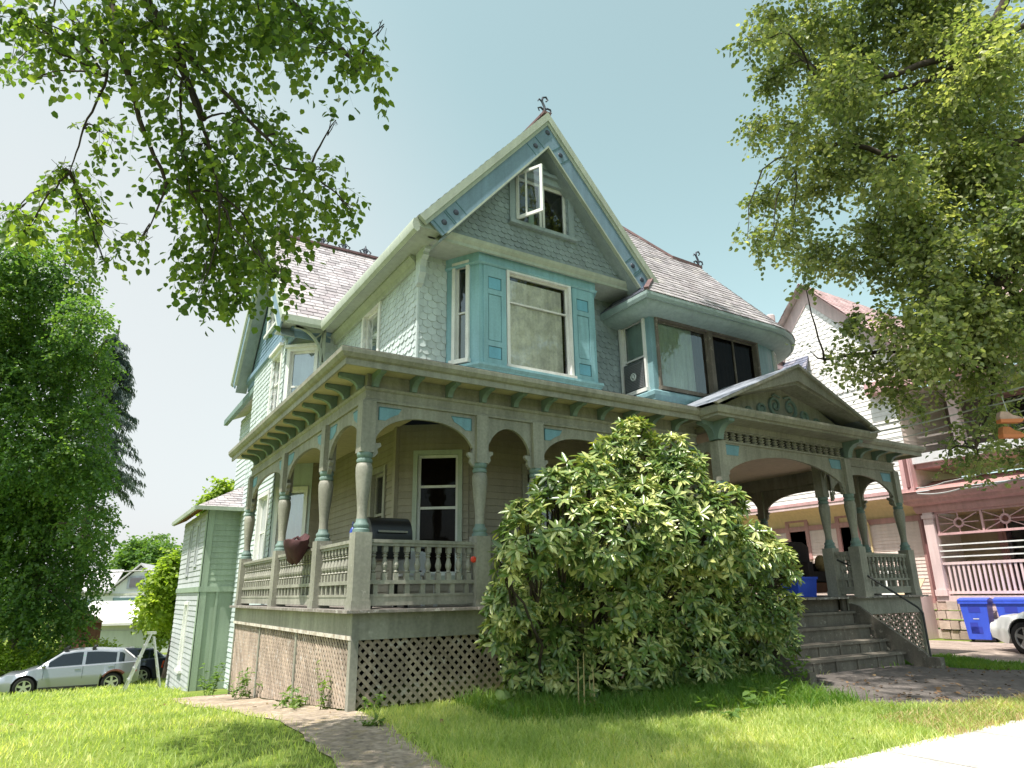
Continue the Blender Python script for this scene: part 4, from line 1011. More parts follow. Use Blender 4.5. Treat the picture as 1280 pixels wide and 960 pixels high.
# ================================================================== linden whose boughs hang in at the upper left
M_lind = leafmat('linden_leaf', (.026, .058, .017), (.075, .122, .028), (.18, .225, .05), .52, .4, .4, patch=1.6)
T1 = thing('linden_tree', (-7.6, -5.2, gz(-7.6, -5.2)), 'tall linden reaching in from the left with heart-shaped leaves on drooping boughs', 'tree')
raw = [(30,20,45),(90,30,60),(160,40,70),(240,40,70),(320,40,70),(400,55,55),(445,90,38),(468,70,22),(350,20,60),(200,80,55),(22,75,25),(45,95,14),(130,165,36),(250,180,55),(300,150,50),(330,205,62),(230,235,55),(290,255,75),(370,262,48),(412,240,32),(440,262,16),(400,210,22),(270,320,62),(318,310,55),(252,365,20),(345,345,30),(300,372,24),(80,212,20),(100,250,38),(58,240,12),(130,290,34),(95,298,28),(30,290,36),(128,325,18),(178,300,24),(12,268,18),(205,140,26),(480,30,14),(425,20,40),(60,60,40),(365,180,25),(420,150,16)]
rr = random.Random(3); B1 = []
for x, y, r in raw:
    d = rr.uniform(5.4, 6.9); B1.append((tuple(at(x, y, d)), r*d/FPX))
B1 += [((-3.5+rr.uniform(-3, 1.5), -4.5+rr.uniform(-2, 2), 8.5+rr.uniform(-1, 3)), rr.uniform(.9, 1.5)) for _ in range(9)]
m = MB(); tp = T1.location
limb(m, [tp-Z*.2, tp+V3((.1, .1, 3)), tp+V3((.5, .4, 6)), tp+V3((1.0, .9, 9.5)), tp+V3((1.4, 1.2, 13))], .34, .09, .05, 14, 6)
m.build('trunk', M_bark2, T1, smooth=60)
hubs = []
for pl, r0 in (([tp+V3((.5, .4, 5.6)), at(60, -160, 6.5), at(185, 5, 6.3), at(222, 75, 6.2), at(255, 150, 6.0)], .07), ([at(225, 60, 6.2), at(240, 120, 6.0), at(262, 185, 6), at(272, 240, 6)], .025), ([at(185, 20, 6.2), at(252, 85, 6.1), at(330, 170, 6.1), at(385, 215, 6.1)], .028),
               ([tp+V3((.5, .4, 6)), at(60, -120, 6.0), at(150, 60, 6), at(175, 150, 6), at(208, 230, 6)], .045), ([at(120, 30, 6), at(133, 95, 6), at(105, 160, 6), at(88, 215, 6.1)], .016),
               ([tp+V3((.8, .7, 8)), at(200, -200, 6.6), at(330, -40, 6.4), at(400, 40, 6.2), at(450, 80, 6.2)], .05), ([at(230, 70, 6.1), at(225, 130, 6), at(232, 200, 6), at(238, 240, 6)], .014)):
    b = MB(); limb(b, pl, r0, r0*.3, .1, 9, 6); b.build('limb', M_bark, T1, smooth=60); hubs += [V3(p) for p in pl[1:]]
branches(T1, B1, hubs, .012, .004)
crown('crown', B1, M_lind, T1, 47000, .070, .88, .34, .7, 8, .45, .55, M_bark, .0022)
# ================================================================== street tree at the upper right
M_t2 = leafmat('maple_leaf', (.05, .08, .036), (.155, .19, .085), (.40, .40, .24), .38, .45, .4, patch=1.0)
T2 = thing('street_tree', (11.5, -7.4, gz(11.5, -7.4)), 'broad street tree with small pale green leaves leaning in over the right of the yard', 'tree')
raw = [(1000,40,58),(955,40,28),(1060,60,75),(1150,55,85),(1240,55,80),(978,105,42),(952,165,26),(1010,170,55),(1090,150,75),(1180,160,85),(1265,160,75),(950,240,30),(1015,245,55),(925,292,16),(960,300,26),(992,292,34),(1100,250,75),(1190,260,85),(1275,260,75),(1040,330,42),(1005,352,16),(1110,340,62),(1200,350,80),(1280,350,70),(1055,398,24),(1130,420,55),(1210,430,70),(1285,430,60),(1080,450,38),(1040,448,18),(1012,438,9),(1110,478,34),(1165,465,46),(1230,490,45),(1190,548,20),(1222,572,32),(1262,560,30),(1178,578,13),(1240,530,28),(1290,480,55),(1255,455,50),(1175,440,50),(1225,400,50),(1140,520,22),(1130,20,70),(1200,110,70),(1080,100,60),(1140,210,60),(1060,205,50),(1230,210,60),(1150,300,55),(1240,300,60),(1170,390,55),(1250,390,55),(985,20,30)]
B2 = []
for x, y, r in raw:
    d = rr.uniform(9.6, 12.4); B2 += [(tuple(at(x+rr.uniform(-.6, .6)*r, y+rr.uniform(-.6, .6)*r, d+rr.uniform(-.8, .8))), r*d/FPX*rr.uniform(.4, .7)) for _ in range(3)]
sh = [((rr.uniform(1.4, 6.8), rr.uniform(-5.0, -1.5), rr.uniform(13.4, 15.5)), rr.uniform(.8, 1.25)) for _ in range(20)]
sh += [((rr.uniform(6.5, 11), rr.uniform(-7, -2.5), rr.uniform(13.5, 16)), rr.uniform(1., 1.6)) for _ in range(10)]
m = MB(); tp = T2.location
limb(m, [tp-Z*.2, tp+V3((-.1, .1, 3)), tp+V3((-.5, .5, 6)), tp+V3((-1.4, 1.4, 10)), tp+V3((-2.4, 2.2, 14))], .36, .09, .04, 14, 6); m.build('trunk', M_bark2, T2, smooth=60)
hubs = []
for pl, r0 in (([tp+V3((-.3, .3, 5)), at(1330, -30, 10.5), at(1230, 42, 10.6), at(1110, 95, 10.8), at(1020, 85, 11)], .10), ([at(1300, 20, 10.5), at(1180, 90, 10.8), at(1060, 125, 10.9), at(1010, 85, 10.9)], .05),
               ([tp+V3((-.2, .2, 4.5)), at(1340, 180, 10), at(1220, 210, 10.6), at(1140, 205, 11), at(1060, 180, 11.2), at(1000, 195, 11.4)], .09),
               ([tp+V3((-.1, .1, 4)), at(1350, 330, 9.6), at(1250, 350, 10.2), at(1170, 430, 10.8), at(1090, 440, 11.4), at(1030, 450, 11.8)], .08), ([at(1230, 380, 10.2), at(1245, 470, 10), at(1220, 560, 10)], .035),
               ([tp+V3((-1.4, 1.4, 10)), V3((7, -4, 13)), V3((4, -3.0, 14)), V3((1.8, -2.8, 14.2))], .11)):
    b = MB(); limb(b, pl, r0, r0*.25, .1, 9, 6); b.build('limb', M_bark, T2, smooth=60); hubs += [V3(p) for p in pl[1:]]
branches(T2, B2[::3]+sh, hubs, .018, .004, nsub=1)
crown('crown', B2, M_t2, T2, 76000, .078, .8, .4, .35, 8, .45, .6, M_bark, .003)
crown('crown', sh, M_t2, T2, 17000, .11, .8, .5, .35, 8, .4, .6)
# ================================================================== rhododendron in front of the porch
M_rho = leafmat('rhododendron_leaf', (.02, .05, .018), (.125, .20, .045), (.66, .64, .26), .12, .32, .55, patch=2.2)
RB = thing('rhododendron_bush', (3.2, -1.3, gz(3, -1.3)), 'big rounded rhododendron with whorled glossy leaves in front of the porch', 'bush')
raw = [(792,550,26),(760,562,18),(838,566,24),(862,580,18),(790,595,42),(735,608,38),(690,612,24),(842,610,42),(700,655,44),(660,680,36),(648,640,14),(745,665,56),(805,660,60),(868,660,52),(905,630,24),(895,690,44),(940,690,34),(968,700,22),(985,715,14),(690,725,46),(760,735,62),(840,730,66),(915,745,48),(960,760,34),(630,705,16),(640,755,34),(625,795,22),(690,790,54),(770,800,70),(850,800,66),(930,805,46),(975,800,22),(660,835,32),(730,850,44),(880,850,46),(948,845,30),(800,860,50),(985,755,14)]
BR = []
for x, y, r in raw:
    ray = at(x, y, 1)-CAM; yy = rr.uniform(-1.95, -1.4) if y < 720 else (rr.uniform(-1.25, -.95) if y < 775 else rr.uniform(-.75, -.45)); t = (yy-CAM.y)/ray.y
    c = CAM+ray*t; BR.append((np.array(c), r*t/FPX))
pts = []; nn = []
for i, (c, r) in enumerate(BR):
    n = int(4*math.pi*r*r/.0125); u = rdir(n); p = c+u*(r*RNG.uniform(.86, 1.05, n))[:, None]
    ok = np.ones(n, bool)
    for j, (c2, r2) in enumerate(BR):
        if j != i: ok &= np.linalg.norm(p-c2, axis=1) > r2*.88
    ok |= RNG.uniform(0, 1, n) < .10
    ok &= (p[:, 2] > .17) & (p[:, 1] < -.1)
    pts.append(p[ok]); nn.append(u[ok])
p = np.concatenate(pts); u = np.concatenate(nn)
k = RNG.uniform(0, 1, len(p)) < np.where(p[:, 2] < .9, .95, .92); p = p[k]; u = u[k]
ax = nrm(u*.8+np.array([-.1, -.1, .75])+RNG.normal(0, .25, u.shape)); nw = len(p); per = 9
a1 = nrm(np.cross(ax, rdir(nw))); a2 = np.cross(ax, a1)
ang = (np.arange(per)*2*np.pi/per)[None, :]+RNG.uniform(0, 6.28, nw)[:, None]+RNG.normal(0, .18, (nw, per))
el = RNG.normal(.25, .28, (nw, per))
A = (a1[:, None]*np.cos(ang)[..., None]+a2[:, None]*np.sin(ang)[..., None])*np.cos(el)[..., None]+ax[:, None]*np.sin(el)[..., None]
A = A + np.array([0, 0, -.18]); P = np.repeat(p[:, None], per, 1)+A*.012; Nn = np.repeat(ax[:, None], per, 1)+RNG.normal(0, .1, (nw, per, 3))
Ls = (RNG.uniform(.075, .15, nw)[:, None]*RNG.uniform(.8, 1.15, (nw, per))).ravel()
v, f = leaf_cards(P.reshape(-1, 3), A.reshape(-1, 3), Nn.reshape(-1, 3), Ls, Ls*.33, .10, .12)
o = npmesh('foliage', v, f, 4, M_rho); adopt(o, RB)
m = MB()
for i, (c, r) in enumerate(BR):
    b0 = V3((3.2+(c[0]-3.2)*.35+rr.uniform(-.2, .2), -.3+rr.uniform(-.12, .12), .1))
    cc = V3(c); limb(m, [b0, b0*.5+cc*.5+V3((rr.uniform(-.2, .2), rr.uniform(-.2, .2), -.1)), cc], .024, .010, .12, 6, 4)
    for _ in range(7): 
        e = cc+V3(rdir(1)[0])*r*.85; limb(m, [b0*.35+cc*.65, cc*.5+e*.5, e], .012, .004, .1, 4, 3)
m.build('stems', M_bark, RB, smooth=60)
# ================================================================== weeds
def weed(label, x, y, h, n, L, spread, mat, group='weeds along the foot of the porch', W=.5):
    t = thing('weed', (x, y, gz(x, y)), label, 'weed', group); base = np.array([x, y, gz(x, y)])
    ns = max(3, n//14); st = MB(); Pl = []; Al = []
    for i in range(ns):
        tip = base+np.array([*RNG.normal(0, spread, 2), h*RNG.uniform(.5, 1.1)]); b0 = base+np.array([*RNG.normal(0, spread*.4, 2), 0])
        st.tube([b0, (b0+tip)/2+RNG.normal(0, .02, 3), tip], .004, 5, .002)
        for k in range(n//ns):
            s = RNG.uniform(.15, 1); Pl.append(b0+(tip-b0)*s); Al.append(np.array([*RNG.normal(0, 1, 2), RNG.normal(.2, .3)]))
    Pl = np.array(Pl); Al = nrm(np.array(Al)); q = len(Pl); Ls = L*RNG.uniform(.6, 1.2, q)
    v, f = leaf_cards(Pl, Al, np.tile([0, 0, 1.], (q, 1))+RNG.normal(0, .3, (q, 3)), Ls, Ls*W, .1, .2)
    o = npmesh('leaves', v, f, 4, mat); adopt(o, t); st.build('stem', M_grassd, t); return t
M_weed = leafmat('weed_leaf', (.06, .12, .03), (.11, .18, .05), (.18, .24, .08), .35, .5, .3)
weed('tall pale weed clump at the far end of the side lattice', -.25, 6.9, .55, 150, .09, .16, M_weed)
weed('bushy weed clump before the middle post of the side lattice', -.18, 4.6, .5, 160, .08, .16, M_weed)
weed('low leafy weed sprawling on the dirt path by the lattice', -.16, 1.55, .26, 150, .075, .2, M_weed)
weed('thin upright weed leaning on the sunlit lattice near the corner', -.02, .75, .5, 60, .07, .07, M_weed)
weed('small ground-hugging weed in the middle of the dirt path', .02, -.75, .1, 70, .06, .1, M_weed)
weed('little weed tuft at the foot of the porch corner post', .22, -.12, .18, 60, .06, .1, M_weed)
weed('broad-leaved dock plant at the lawn edge left of the bush', 1.45, -.95, .15, 22, .2, .1, M_weed, W=.55)
weed('leafy plant in half shade before the right side of the bush', 3.35, -2.35, .2, 60, .12, .2, M_weed)
weed('second leafy plant on the shaded soil toward the front walk', 4.3, -2.25, .3, 80, .11, .25, M_weed)
weed('dark leafy weed standing beside the lowest front step', 5.6, -1.6, .45, 80, .10, .14, M_weed)
w_ = weed('weed with three pale seed spikes at the lawn edge before the bush', 2.3, -1.45, .3, 40, .11, .1, M_weed)
m = MB()
for i in range(4):
    b0 = w_.location+V3((rr.uniform(-.16, .16), rr.uniform(-.1, .1), .1)); m.tube([b0, b0+V3((rr.uniform(-.03, .03), 0, .3+.08*i))], .010, 6, .004)
m.build('seed_spike', M_straw, w_)
# ================================================================== green rear annex
AN = thing('garden_annex', (1, 12, -.7), 'two-storey green clapboard annex with a low hipped roof behind the porch', 'annex')
P_agr = paint('annex_green', (.255, .325, .25), .65, .12, 1.0, isl=.05); P_agw = paint('annex_grey', (.42, .44, .46), .7, .14, 1.3, isl=.08, wear=.03, wearcol=(.5, .47, .42))
def gwall(par, P, Q, z0, z1, style, mat, wins=(), name='clapboard_wall', th=.13, **k): return wall(par, name, P, Q, z0, z1, style, mat, list(wins), th=th, t=.018, **k)
gwall(AN, (-.2, 10), (1.6, 10), 1.62, 3.42, 'clap', P_agr); gwall(AN, (-.2, 10), (1.6, 10), -1.2, 1.5, None, P_agr, name='board_wall')
gwall(AN, (-.2, 14.2), (-.2, 10), 1.62, 3.42, 'clap', P_agw, [dict(u=2.9, v=.55, w=.28, h=.95, cw=.08, cas=P_agw, glass=G_clear, rails=(), sill=False), dict(u=1.6, v=.35, w=.28, h=1.15, cw=.08, cas=P_agw, glass=G_clear, rails=(), sill=False)])
gwall(AN, (-.2, 14.2), (-.2, 10), -1.2, 1.5, 'clap', P_agw, [dict(u=2.2, v=.9, w=.5, h=1.5, cw=.08, cas=P_white, glass=G_refl, cur=C_white)], th=.12)
m = MB(); sweep(m, rect(0, .045, 1.5, 1.62), [(-.2, 14.2), (-.2, 10), (1.6, 10)]); m.build('belt_board', P_agr, AN)
m = MB(); m.box(-.215, -.06, 9.965, 9.985, -1.2, 3.42); m.box(-.225, -.2, 9.965, 10.12, -1.2, 3.42); m.build('corner_board', P_agr, AN)
m = MB()
for i in range(4): m.box(.15+i*.42, .20+i*.42, 9.975, 9.999, -1.2, 1.5)
m.build('batten', P_agr, AN)
e0 = 3.42; roofplane(AN, [(-.55, 9.72, e0), (1.9, 9.72, e0), (1.9, 11.4, e0+.95), (1.1, 11.4, e0+.95)], tw=.24, th=.15)
roofplane(AN, [(-.55, 14.5, e0), (-.55, 9.72, e0), (1.1, 11.4, e0+.95), (1.1, 13, e0+.95)], tw=.24, th=.15)
m = MB(); sweep(m, [(.30, e0-.06), (.36, e0-.06), (.37, e0+.03), (.30, e0+.03)], [(-.2, 14.2), (-.2, 10), (1.6, 10)]); m.build('eave_fascia', P_sage, AN)
P_raf = paint('raw_rafter', (.34, .17, .07), .7, .2, 4)
for i in range(11): MB().obox((-.52, 10.1+i*.4, e0-.08), (.34, 0, .17), (0, .05, 0), (0, 0, .09)).build('rafter_tail', P_raf, AN)
# ================================================================== neighbouring pink house
NB = thing('pink_house', (20, 3, 0), 'sunlit pink and rose-red neighbouring house with two stacked porches', 'house')
P_nb = paint('pale_pink_clapboard', (.68, .56, .51), .65, .1, 1.0, isl=.04); P_nw = paint('cream_upper_siding', (.80, .77, .75), .65, .05, 1.0, isl=.03)
P_rose = paint('rose_trim', (.60, .37, .375), .55, .14, 1.5); P_red = paint('brick_red_trim', (.45, .25, .235), .55, .14, 1.6); P_pk = paint('pale_pink_trim', (.68, .52, .51), .55, .1, 1.5)
P_cove = paint('yellow_cove', (.60, .47, .26), .7, .08, 1.0); P_sto = ramp_isl('rubble_stone', [(.34, .26, .22), (.50, .40, .34), (.42, .30, .25), (.55, .47, .42)], .9, bump=.9)
X0 = 17.85
C_nb = paint('slate_blind', (.24, .27, .32), .9, .1, 2)
nwin = lambda u, w: dict(u=u, v=1.35, w=w, h=1.15, cw=.13, cas=P_red, sash=P_white, sw=.07, glass=G_clear, rails=(), cur=[(C_nb, 0, 1, 0, 1)])
gwall(NB, (X0, 11), (X0, 2.7), 1.0, 3.36, 'clap', P_nb, [nwin(3.75, .62), nwin(5.62, .5)], th=.10)
m = MB(); m.box(X0-.03, X0, 2.7, 11, 3.2, 3.36); m.box(X0-.04, X0, 2.7, 2.9, 1.0, 3.2); m.box(X0-.05, X0, 2.7, 11, .92, 1.02); m.build('frieze_board', P_red, NB)
m = MB()
for i in range(8):
    t0, t1 = i/8*math.pi/2, (i+1)/8*math.pi/2; f = lambda t: (X0-.58*(1-math.cos(t)), 3.36+.52*math.sin(t))
    (a, b), (c, d) = f(t0), f(t1); m.quad((a, 11, b), (a, 2.7, b), (c, 2.7, d), (c, 11, d))
m.build('cove_soffit', P_cove, NB, smooth=180)
XU = X0-.58
m = MB(); m.box(XU-.05, XU+.05, 2.55, 11, 3.86, 3.96); m.build('belt_molding', P_pk, NB); m = MB(); m.box(XU-.07, XU+.02, 2.53, 11, 3.96, 4.06); m.build('belt_cap', P_rose, NB)
gwall(NB, (XU, 11), (XU, 2.6), 4.06, 7.3, 'clap', P_nw, th=.14)
m = MB(); m.box(XU-.03, XU, 2.56, 2.85, 4.06, 5.05); m.box(XU-.03, XU+.2, 2.54, 2.57, 4.06, 5.05); m.build('corner_board', P_rose, NB)
gy, gz0, gzp = 4.95, 7.3, 11.15
gwall(NB, (XU, 2.6), (20.2, 2.6), 4.06, 7.3, 'clap', P_nb, th=.14)
wall(NB, 'gable_wall', (XU-.02, gy+3.4), (XU-.02, gy-3.4), gz0, gzp, 'fish', P_nw, poly=[(0, 0), (6.8, 0), (3.4, gzp-gz0)], tw=.2, th=.15)
m = MB(); d = V3((0, -3.4, -(gzp-gz0))).normalized()
for sg in (1, -1):
    A = V3((XU-.06, gy+sg*3.7, gz0-.2)); B = V3((XU-.06, gy, gzp+.15)); q = [A, B, B-Z*.62, A-V3((0, sg*.42, 0))]
    m.prism([p for p in q], (.05, 0, 0))
m.build('barge_board', P_pk, NB)
for sg in (1, -1):
    q = [(XU-.35, gy+sg*3.75, gz0-.2), (XU+6, gy+sg*3.75, gz0-.2), (XU+6, gy, gzp+.2), (XU-.35, gy, gzp+.2)]
    roofplane(NB, q, tw=.3, th=.2, mat=ramp_isl('rose_slate', [(.42, .33, .33), (.52, .42, .42), (.47, .40, .40)], .7) if sg > 0 else MATS.setdefault('rs', ramp_isl('rose_slate', [(.42, .28, .28), (.52, .38, .38), (.47, .33, .33)], .7)))
roofplane(NB, [(XU-.2, -6, 7.3), (XU-.2, 2.4, 7.3), (XU+4.5, 2.4, 11), (XU+4.5, -6, 11)], tw=.3, th=.2, mat=MATS['rs'])
m = MB(); m.box(XU-.35, XU+.1, -6, 3.3, 6.95, 7.3); m.build('upper_fascia', P_rose, NB)
ch = MB()
brick = ramp_isl('chimney_brick', [(.32, .20, .19), (.44, .32, .32), (.38, .25, .24), (.5, .42, .42)], .9)
for k in range(26):
    for i in range(3):
        y = 6.15+i*.21+(.1 if k % 2 else 0)-.1; ch.box(XU-.62, XU-.1, y, y+.2, 6.0+k*.16, 6.0+k*.16+.15)
ch.box(XU-.68, XU-.05, 6.0, 6.82, 10.16, 10.3)
for y in (6.2, 6.55): ch.lathe([(.13, 0), (.15, .1), (.15, .3), (.12, .34)], (XU-.36, y, 10.3), n=10)
ch.build('chimney', brick, NB)
roofplane(NB, [(XU-.7, 7.0, 8.2), (XU-.7, 4.9, 8.2), (XU, 5.2, 8.9), (XU, 6.9, 8.9)], 'awning_roof', P_slateb, tw=.25, th=.17)
# lower porch
XP = 17.5; fl = 1.12
m = MB(); m.box(XP, 20, -8, 2.62, fl-.14, fl); m.build('porch_deck', P_pk, NB)
m = MB()
for i in range(9):
    for k in range(5):
        if i >= 1 and not (3 < i < 5) and i % 4: continue
        yy = 2.62-i*.0-k*0; 
for r_ in range(5):
    y = 2.66; 
    while y > 1.9:
        w_ = rr.uniform(.18, .42); m.box(XP+rr.uniform(-.05, .02), XP+.4, max(1.88, y-w_+.02), y, -.25+r_*.25+rr.uniform(0, .03), -.02+r_*.25); y -= w_
    y = 11
    while y > 2.7:
        w_ = rr.uniform(.25, .6); m.box(X0-.02+rr.uniform(-.04, .02), X0+.3, max(2.68, y-w_+.02), y, -.25+r_*.25+rr.uniform(0, .03), -.02+r_*.25); y -= w_
m.build('stone_foundation', P_sto, NB)
m = MB()
for i in range(24):
    y = 1.86-i*.1
    for k in range(6): m.box(XP+.05, XP+.07, y-.1, y-.035, k*.16+.02, k*.16+.11)
    m.box(XP+.045, XP+.075, y-.035, y, -.1, .98)
for k in range(7): m.box(XP+.04, XP+.08, -.6, 1.88, k*.16-.05, k*.16+.02)
m.build('porch_lattice', P_pk, NB)
m = MB(); m.box(XP+.02, XP+.1, -8, 1.9, .93, 1.1); m.build('deck_skirt', P_nb, NB)
def npost(y): 
    m = MB(); m.box(XP-.02, XP+.22, y-.13, y+.13, fl, 3.4); m.box(XP-.05, XP+.25, y-.16, y+.16, fl, fl+.16); m.box(XP-.05, XP+.25, y-.16, y+.16, 3.2, 3.3); m.build('porch_post', P_pk, NB)
for y in (2.45, -2.2, -5): npost(y)
m = MB(); m.box(XP+.06, XP+.14, -8, 2.32, 1.93, 2.0); m.box(XP+.06, XP+.14, -8, 2.32, 1.17, 1.24)
for i in range(60): m.box(XP+.08, XP+.12, 2.22-i*.125-.055, 2.22-i*.125, 1.24, 1.93)
m.build('porch_railing', P_pk, NB)
m = MB()
for z in (2.12, 2.28, 2.44): m.box(XP+.05, XP+.09, -8, 2.32, z, z+.035)
m.build('pipe_rail', P_white, NB)
m = MB()                                                       # sunburst fretwork
for z0, z1 in ((3.30, 3.36), (2.72, 2.78)): m.box(XP+.06, XP+.12, -8, 2.3, z0, z1)
for i in range(4):
    y0 = 2.28-i*1.14; m.box(XP+.06, XP+.12, y0-.05, y0, 2.78, 3.3); cy_ = y0-.57
    ring = [(XP+.09, cy_+.11*math.cos(t), 3.03+.11*math.sin(t)) for t in np.linspace(0, 2*math.pi, 15)]; m.tube(ring, .03, 6)
    for ty, tz in ((.5, .24), (.5, -.24), (-.5, .24), (-.5, -.24), (.5, 0), (-.5, 0), (0, .26), (0, -.26)):
        v = V3((0, ty, tz)); m.bar(V3((XP+.09, cy_, 3.03))+v.normalized()*.12, V3((XP+.09, cy_, 3.03))+v, .022, .03, (1, 0, 0))
m.build('fretwork', P_rose, NB)
m = MB(); pa = [(XP+.1, 2.55), (XP+.1, -8)]
sweep(m, [(0, 3.36), (.12, 3.36), (.16, 3.50), (.16, 3.56), (.30, 3.62), (.34, 3.70), (.42, 3.74), (.46, 3.84), (.46, 3.92), (0, 3.95)], [(XP+.9, 2.62)]+[(XP+.1, 2.62), (XP+.1, -8)]); m.build('porch_fascia', P_red, NB)
m = MB(); m.add([(XP-.4, 2.9, 3.93), (XP-.4, -8, 3.93), (XP+1.0, -8, 4.35), (XP+1.0, 2.9, 4.35)], [(0, 3, 2, 1)]); m.build('porch_roof', P_red, NB)
gwall(NB, (19.6, 2.7), (19.6, -8), fl, 3.5, 'clap', paint('ochre_clapboard', (.42, .34, .22), .65, .1, 1.2), [dict(u=1.15, v=.02, w=.75, h=2.0, cw=.12, cas=P_red, sash=P_red, glass=G_clear, rails=(.45,), sill=False, name='front_door'), dict(u=3.2, v=.7, w=1.5, h=1.5, cw=.1, cas=P_pk, sash=P_white, glass=G_refl, rails=(.35,)), dict(u=6.4, v=.7, w=1.2, h=1.5, cw=.1, cas=P_pk, sash=P_white, glass=G_refl)], th=.1)
gwall(NB, (X0, 2.7), (19.6, 2.7), fl, 3.5, 'clap', P_nb)
MB().box(XP+.1, 19.6, -8, 2.6, 3.4, 3.42).build('porch_ceiling', P_cove, NB)
# upper porch
XQ = 17.9
m = MB(); m.box(XQ-.5, 20.2, -8, 2.62, 4.75, 5.02); m.build('upper_deck_band', paint('grey_white_band', (.62, .62, .64), .6, .1, 1), NB)
m = MB(); m.box(XQ-.35, 20.2, -8, 2.56, 4.62, 4.75); m.build('upper_deck_molding', P_rose, NB)
for y in (1.35, -1.3, -4):
    m = MB(); m.box(XQ-.12, XQ+.12, y-.12, y+.12, 5.02, 7.0); m.build('upper_post', P_pk, NB)
for y0, y1 in ((1.35, -1.3), (-1.3, -4)):
    m = MB(); K = 24
    for i in range(K):
        a, b = y0+(y1-y0)*i/K, y0+(y1-y0)*(i+1)/K; za, zb = (6.0+.85*math.sqrt(max(0, 1-(2*k/K-1)**2)) for k in (i, i+1))
        m.add([(XQ-.06, a, za), (XQ-.06, b, zb), (XQ-.06, b, 7.0), (XQ-.06, a, 7.0), (XQ+.06, a, za), (XQ+.06, b, zb)], [(0, 1, 2, 3), (1, 0, 4, 5)])
    m.build('porch_arch', P_pk, NB)
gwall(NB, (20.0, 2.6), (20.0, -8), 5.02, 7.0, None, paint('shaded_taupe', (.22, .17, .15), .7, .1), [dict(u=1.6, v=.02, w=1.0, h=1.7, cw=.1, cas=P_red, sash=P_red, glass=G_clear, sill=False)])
MB().box(XQ-.1, 20, -8, 2.6, 6.98, 7.0).build('upper_ceiling', P_nb, NB)
m = MB(); m.box(XQ-.03, XQ+.03, -8, 2.5, 5.55, 5.6); m.box(XQ-.02, XQ+.02, -8, 2.5, 5.3, 5.33); m.build('upper_rail', P_nb, NB)
m = MB()
for y in (4.55, 4.4): m.tube([(X0-.06, y, 1.2), (X0-.06, y, 3.2), (X0-.3, y, 3.55)], .03, 7)
m.build('conduit', P_cove, NB)
m = MB(); m.tube([(XU-.05, 2.66, 5.0), (XU-.06, 2.66, 4.1), (X0-.12, 2.74, 3.3), (X0-.1, 2.74, .2)], .05, 8); m.build('downspout', paint('dark_rose_pipe', (.20, .09, .09), .5), NB)
# boards leaning at the neighbour's foundation
def board(name, lab, c, w, h, mat, lean=.2):
    m = MB(); x, y, z = c; m.prism([(x, y, z), (x, y-w, z), (x+lean, y-w, z+h), (x+lean, y, z+h)], (-.03, 0, .005)); tag(m.build(name, mat), lab, 'board', 'boards leaning by the pink house')
P_tan = paint('tan_board', (.46, .36, .24), .8, .1, 3)
# platform the boards stand on: a cellar bulkhead
bh = MB(); bh.prism([(X0-.05, 4.6, 0), (X0-.05, 4.6, 1.15), (X0-1.0, 4.6, 1.02), (X0-1.0, 4.6, 0)], (0, -1.7, 0)); tag(bh.build('cellar_bulkhead', P_pk), 'low pink cellar bulkhead against the wall of the pink house', 'bulkhead')
board('white_board', 'white board standing on the cellar bulkhead beside the pink house', (X0-.75, 3.95, 1.08), .42, .75, P_white); board('tan_board', 'tan slanted board lying next to the white board by the pink house', (X0-.95, 3.5, 1.03), .62, .55, P_tan, .7)
# ================================================================== wheelie bins
P_bin = paint('bin_blue', (.045, .10, .62), .4, .08, 2, spec=.5); P_bin2 = plain('bin_mark_blue', (.03, .05, .40), .5)
def bin_(x, y, rz, label):
    t = thing('wheelie_bin', (x, y, gz(x, y)), label, 'bin', 'blue wheelie bins by the pink house', rz)
    m = MB(); a, b = .24, .30
    lo = [(-a, -a), (a, -a), (a, a), (-a, a)]; hi = [(-b, -b), (b, -b), (b, b), (-b, b)]
    m.add([(p, q, .08) for p, q in lo]+[(p, q, .98) for p, q in hi], [(3, 2, 1, 0), (0, 1, 5, 4), (1, 2, 6, 5), (2, 3, 7, 6), (3, 0, 4, 7)])
    m.box(-b-.025, b+.025, -b-.025, b+.025, .93, .99); m.build('body', P_bin, t, local=True)
    m = MB(); m.prism([(-b-.03, -b-.03, .992), (-b-.03, b+.06, .992), (-b-.03, b+.06, 1.03), (-b-.03, 0, 1.075), (-b-.03, -b-.03, 1.03)], (2*b+.06, 0, 0)); m.build('lid', P_bin, t, local=True)
    m = MB(); m.tube([(-b+.05, b+.1, .97), (b-.05, b+.1, .97)], .018, 8); m.build('handle', P_bin, t, local=True)
    for sx in (-1, 1):
        m = MB(); m.lathe([(.10, -.025), (.10, .025)], (sx*(a+.03), a, .1), (1, 0, 0), 16); m.build('wheel', plain('bin_tyre', (.02, .02, .02), .7), t, local=True)
    def fy(z): return -(a+(b-a)*(z-.08)/.9)-.004
    m = MB()
    for (x0, x1, z0, z1) in ((-.13, .13, .72, .86), (-.15, .02, .22, .48), (-.15, .10, .22, .38)): m.add([(x0, fy(z0), z0), (x1, fy(z0), z0), (x1, fy(z1), z1), (x0, fy(z1), z1)], [(0, 1, 2, 3)])
    m.build('dark_patch', P_bin2, t, local=True)  # darker blue patches on the front face of the bin
    m = MB(); m.add([(-.06, fy(.56)-.004, .56), (.07, fy(.56)-.004, .56), (.07, fy(.58)-.004, .58), (-.06, fy(.58)-.004, .58)], [(0, 1, 2, 3)]); m.build('sticker', P_white, t, local=True)
bin_(17.0, 1.42, -1.35, 'sunlit blue wheelie bin nearest the stone foundation'); bin_(17.05, .62, -1.3, 'second blue wheelie bin partly hidden by the white car')
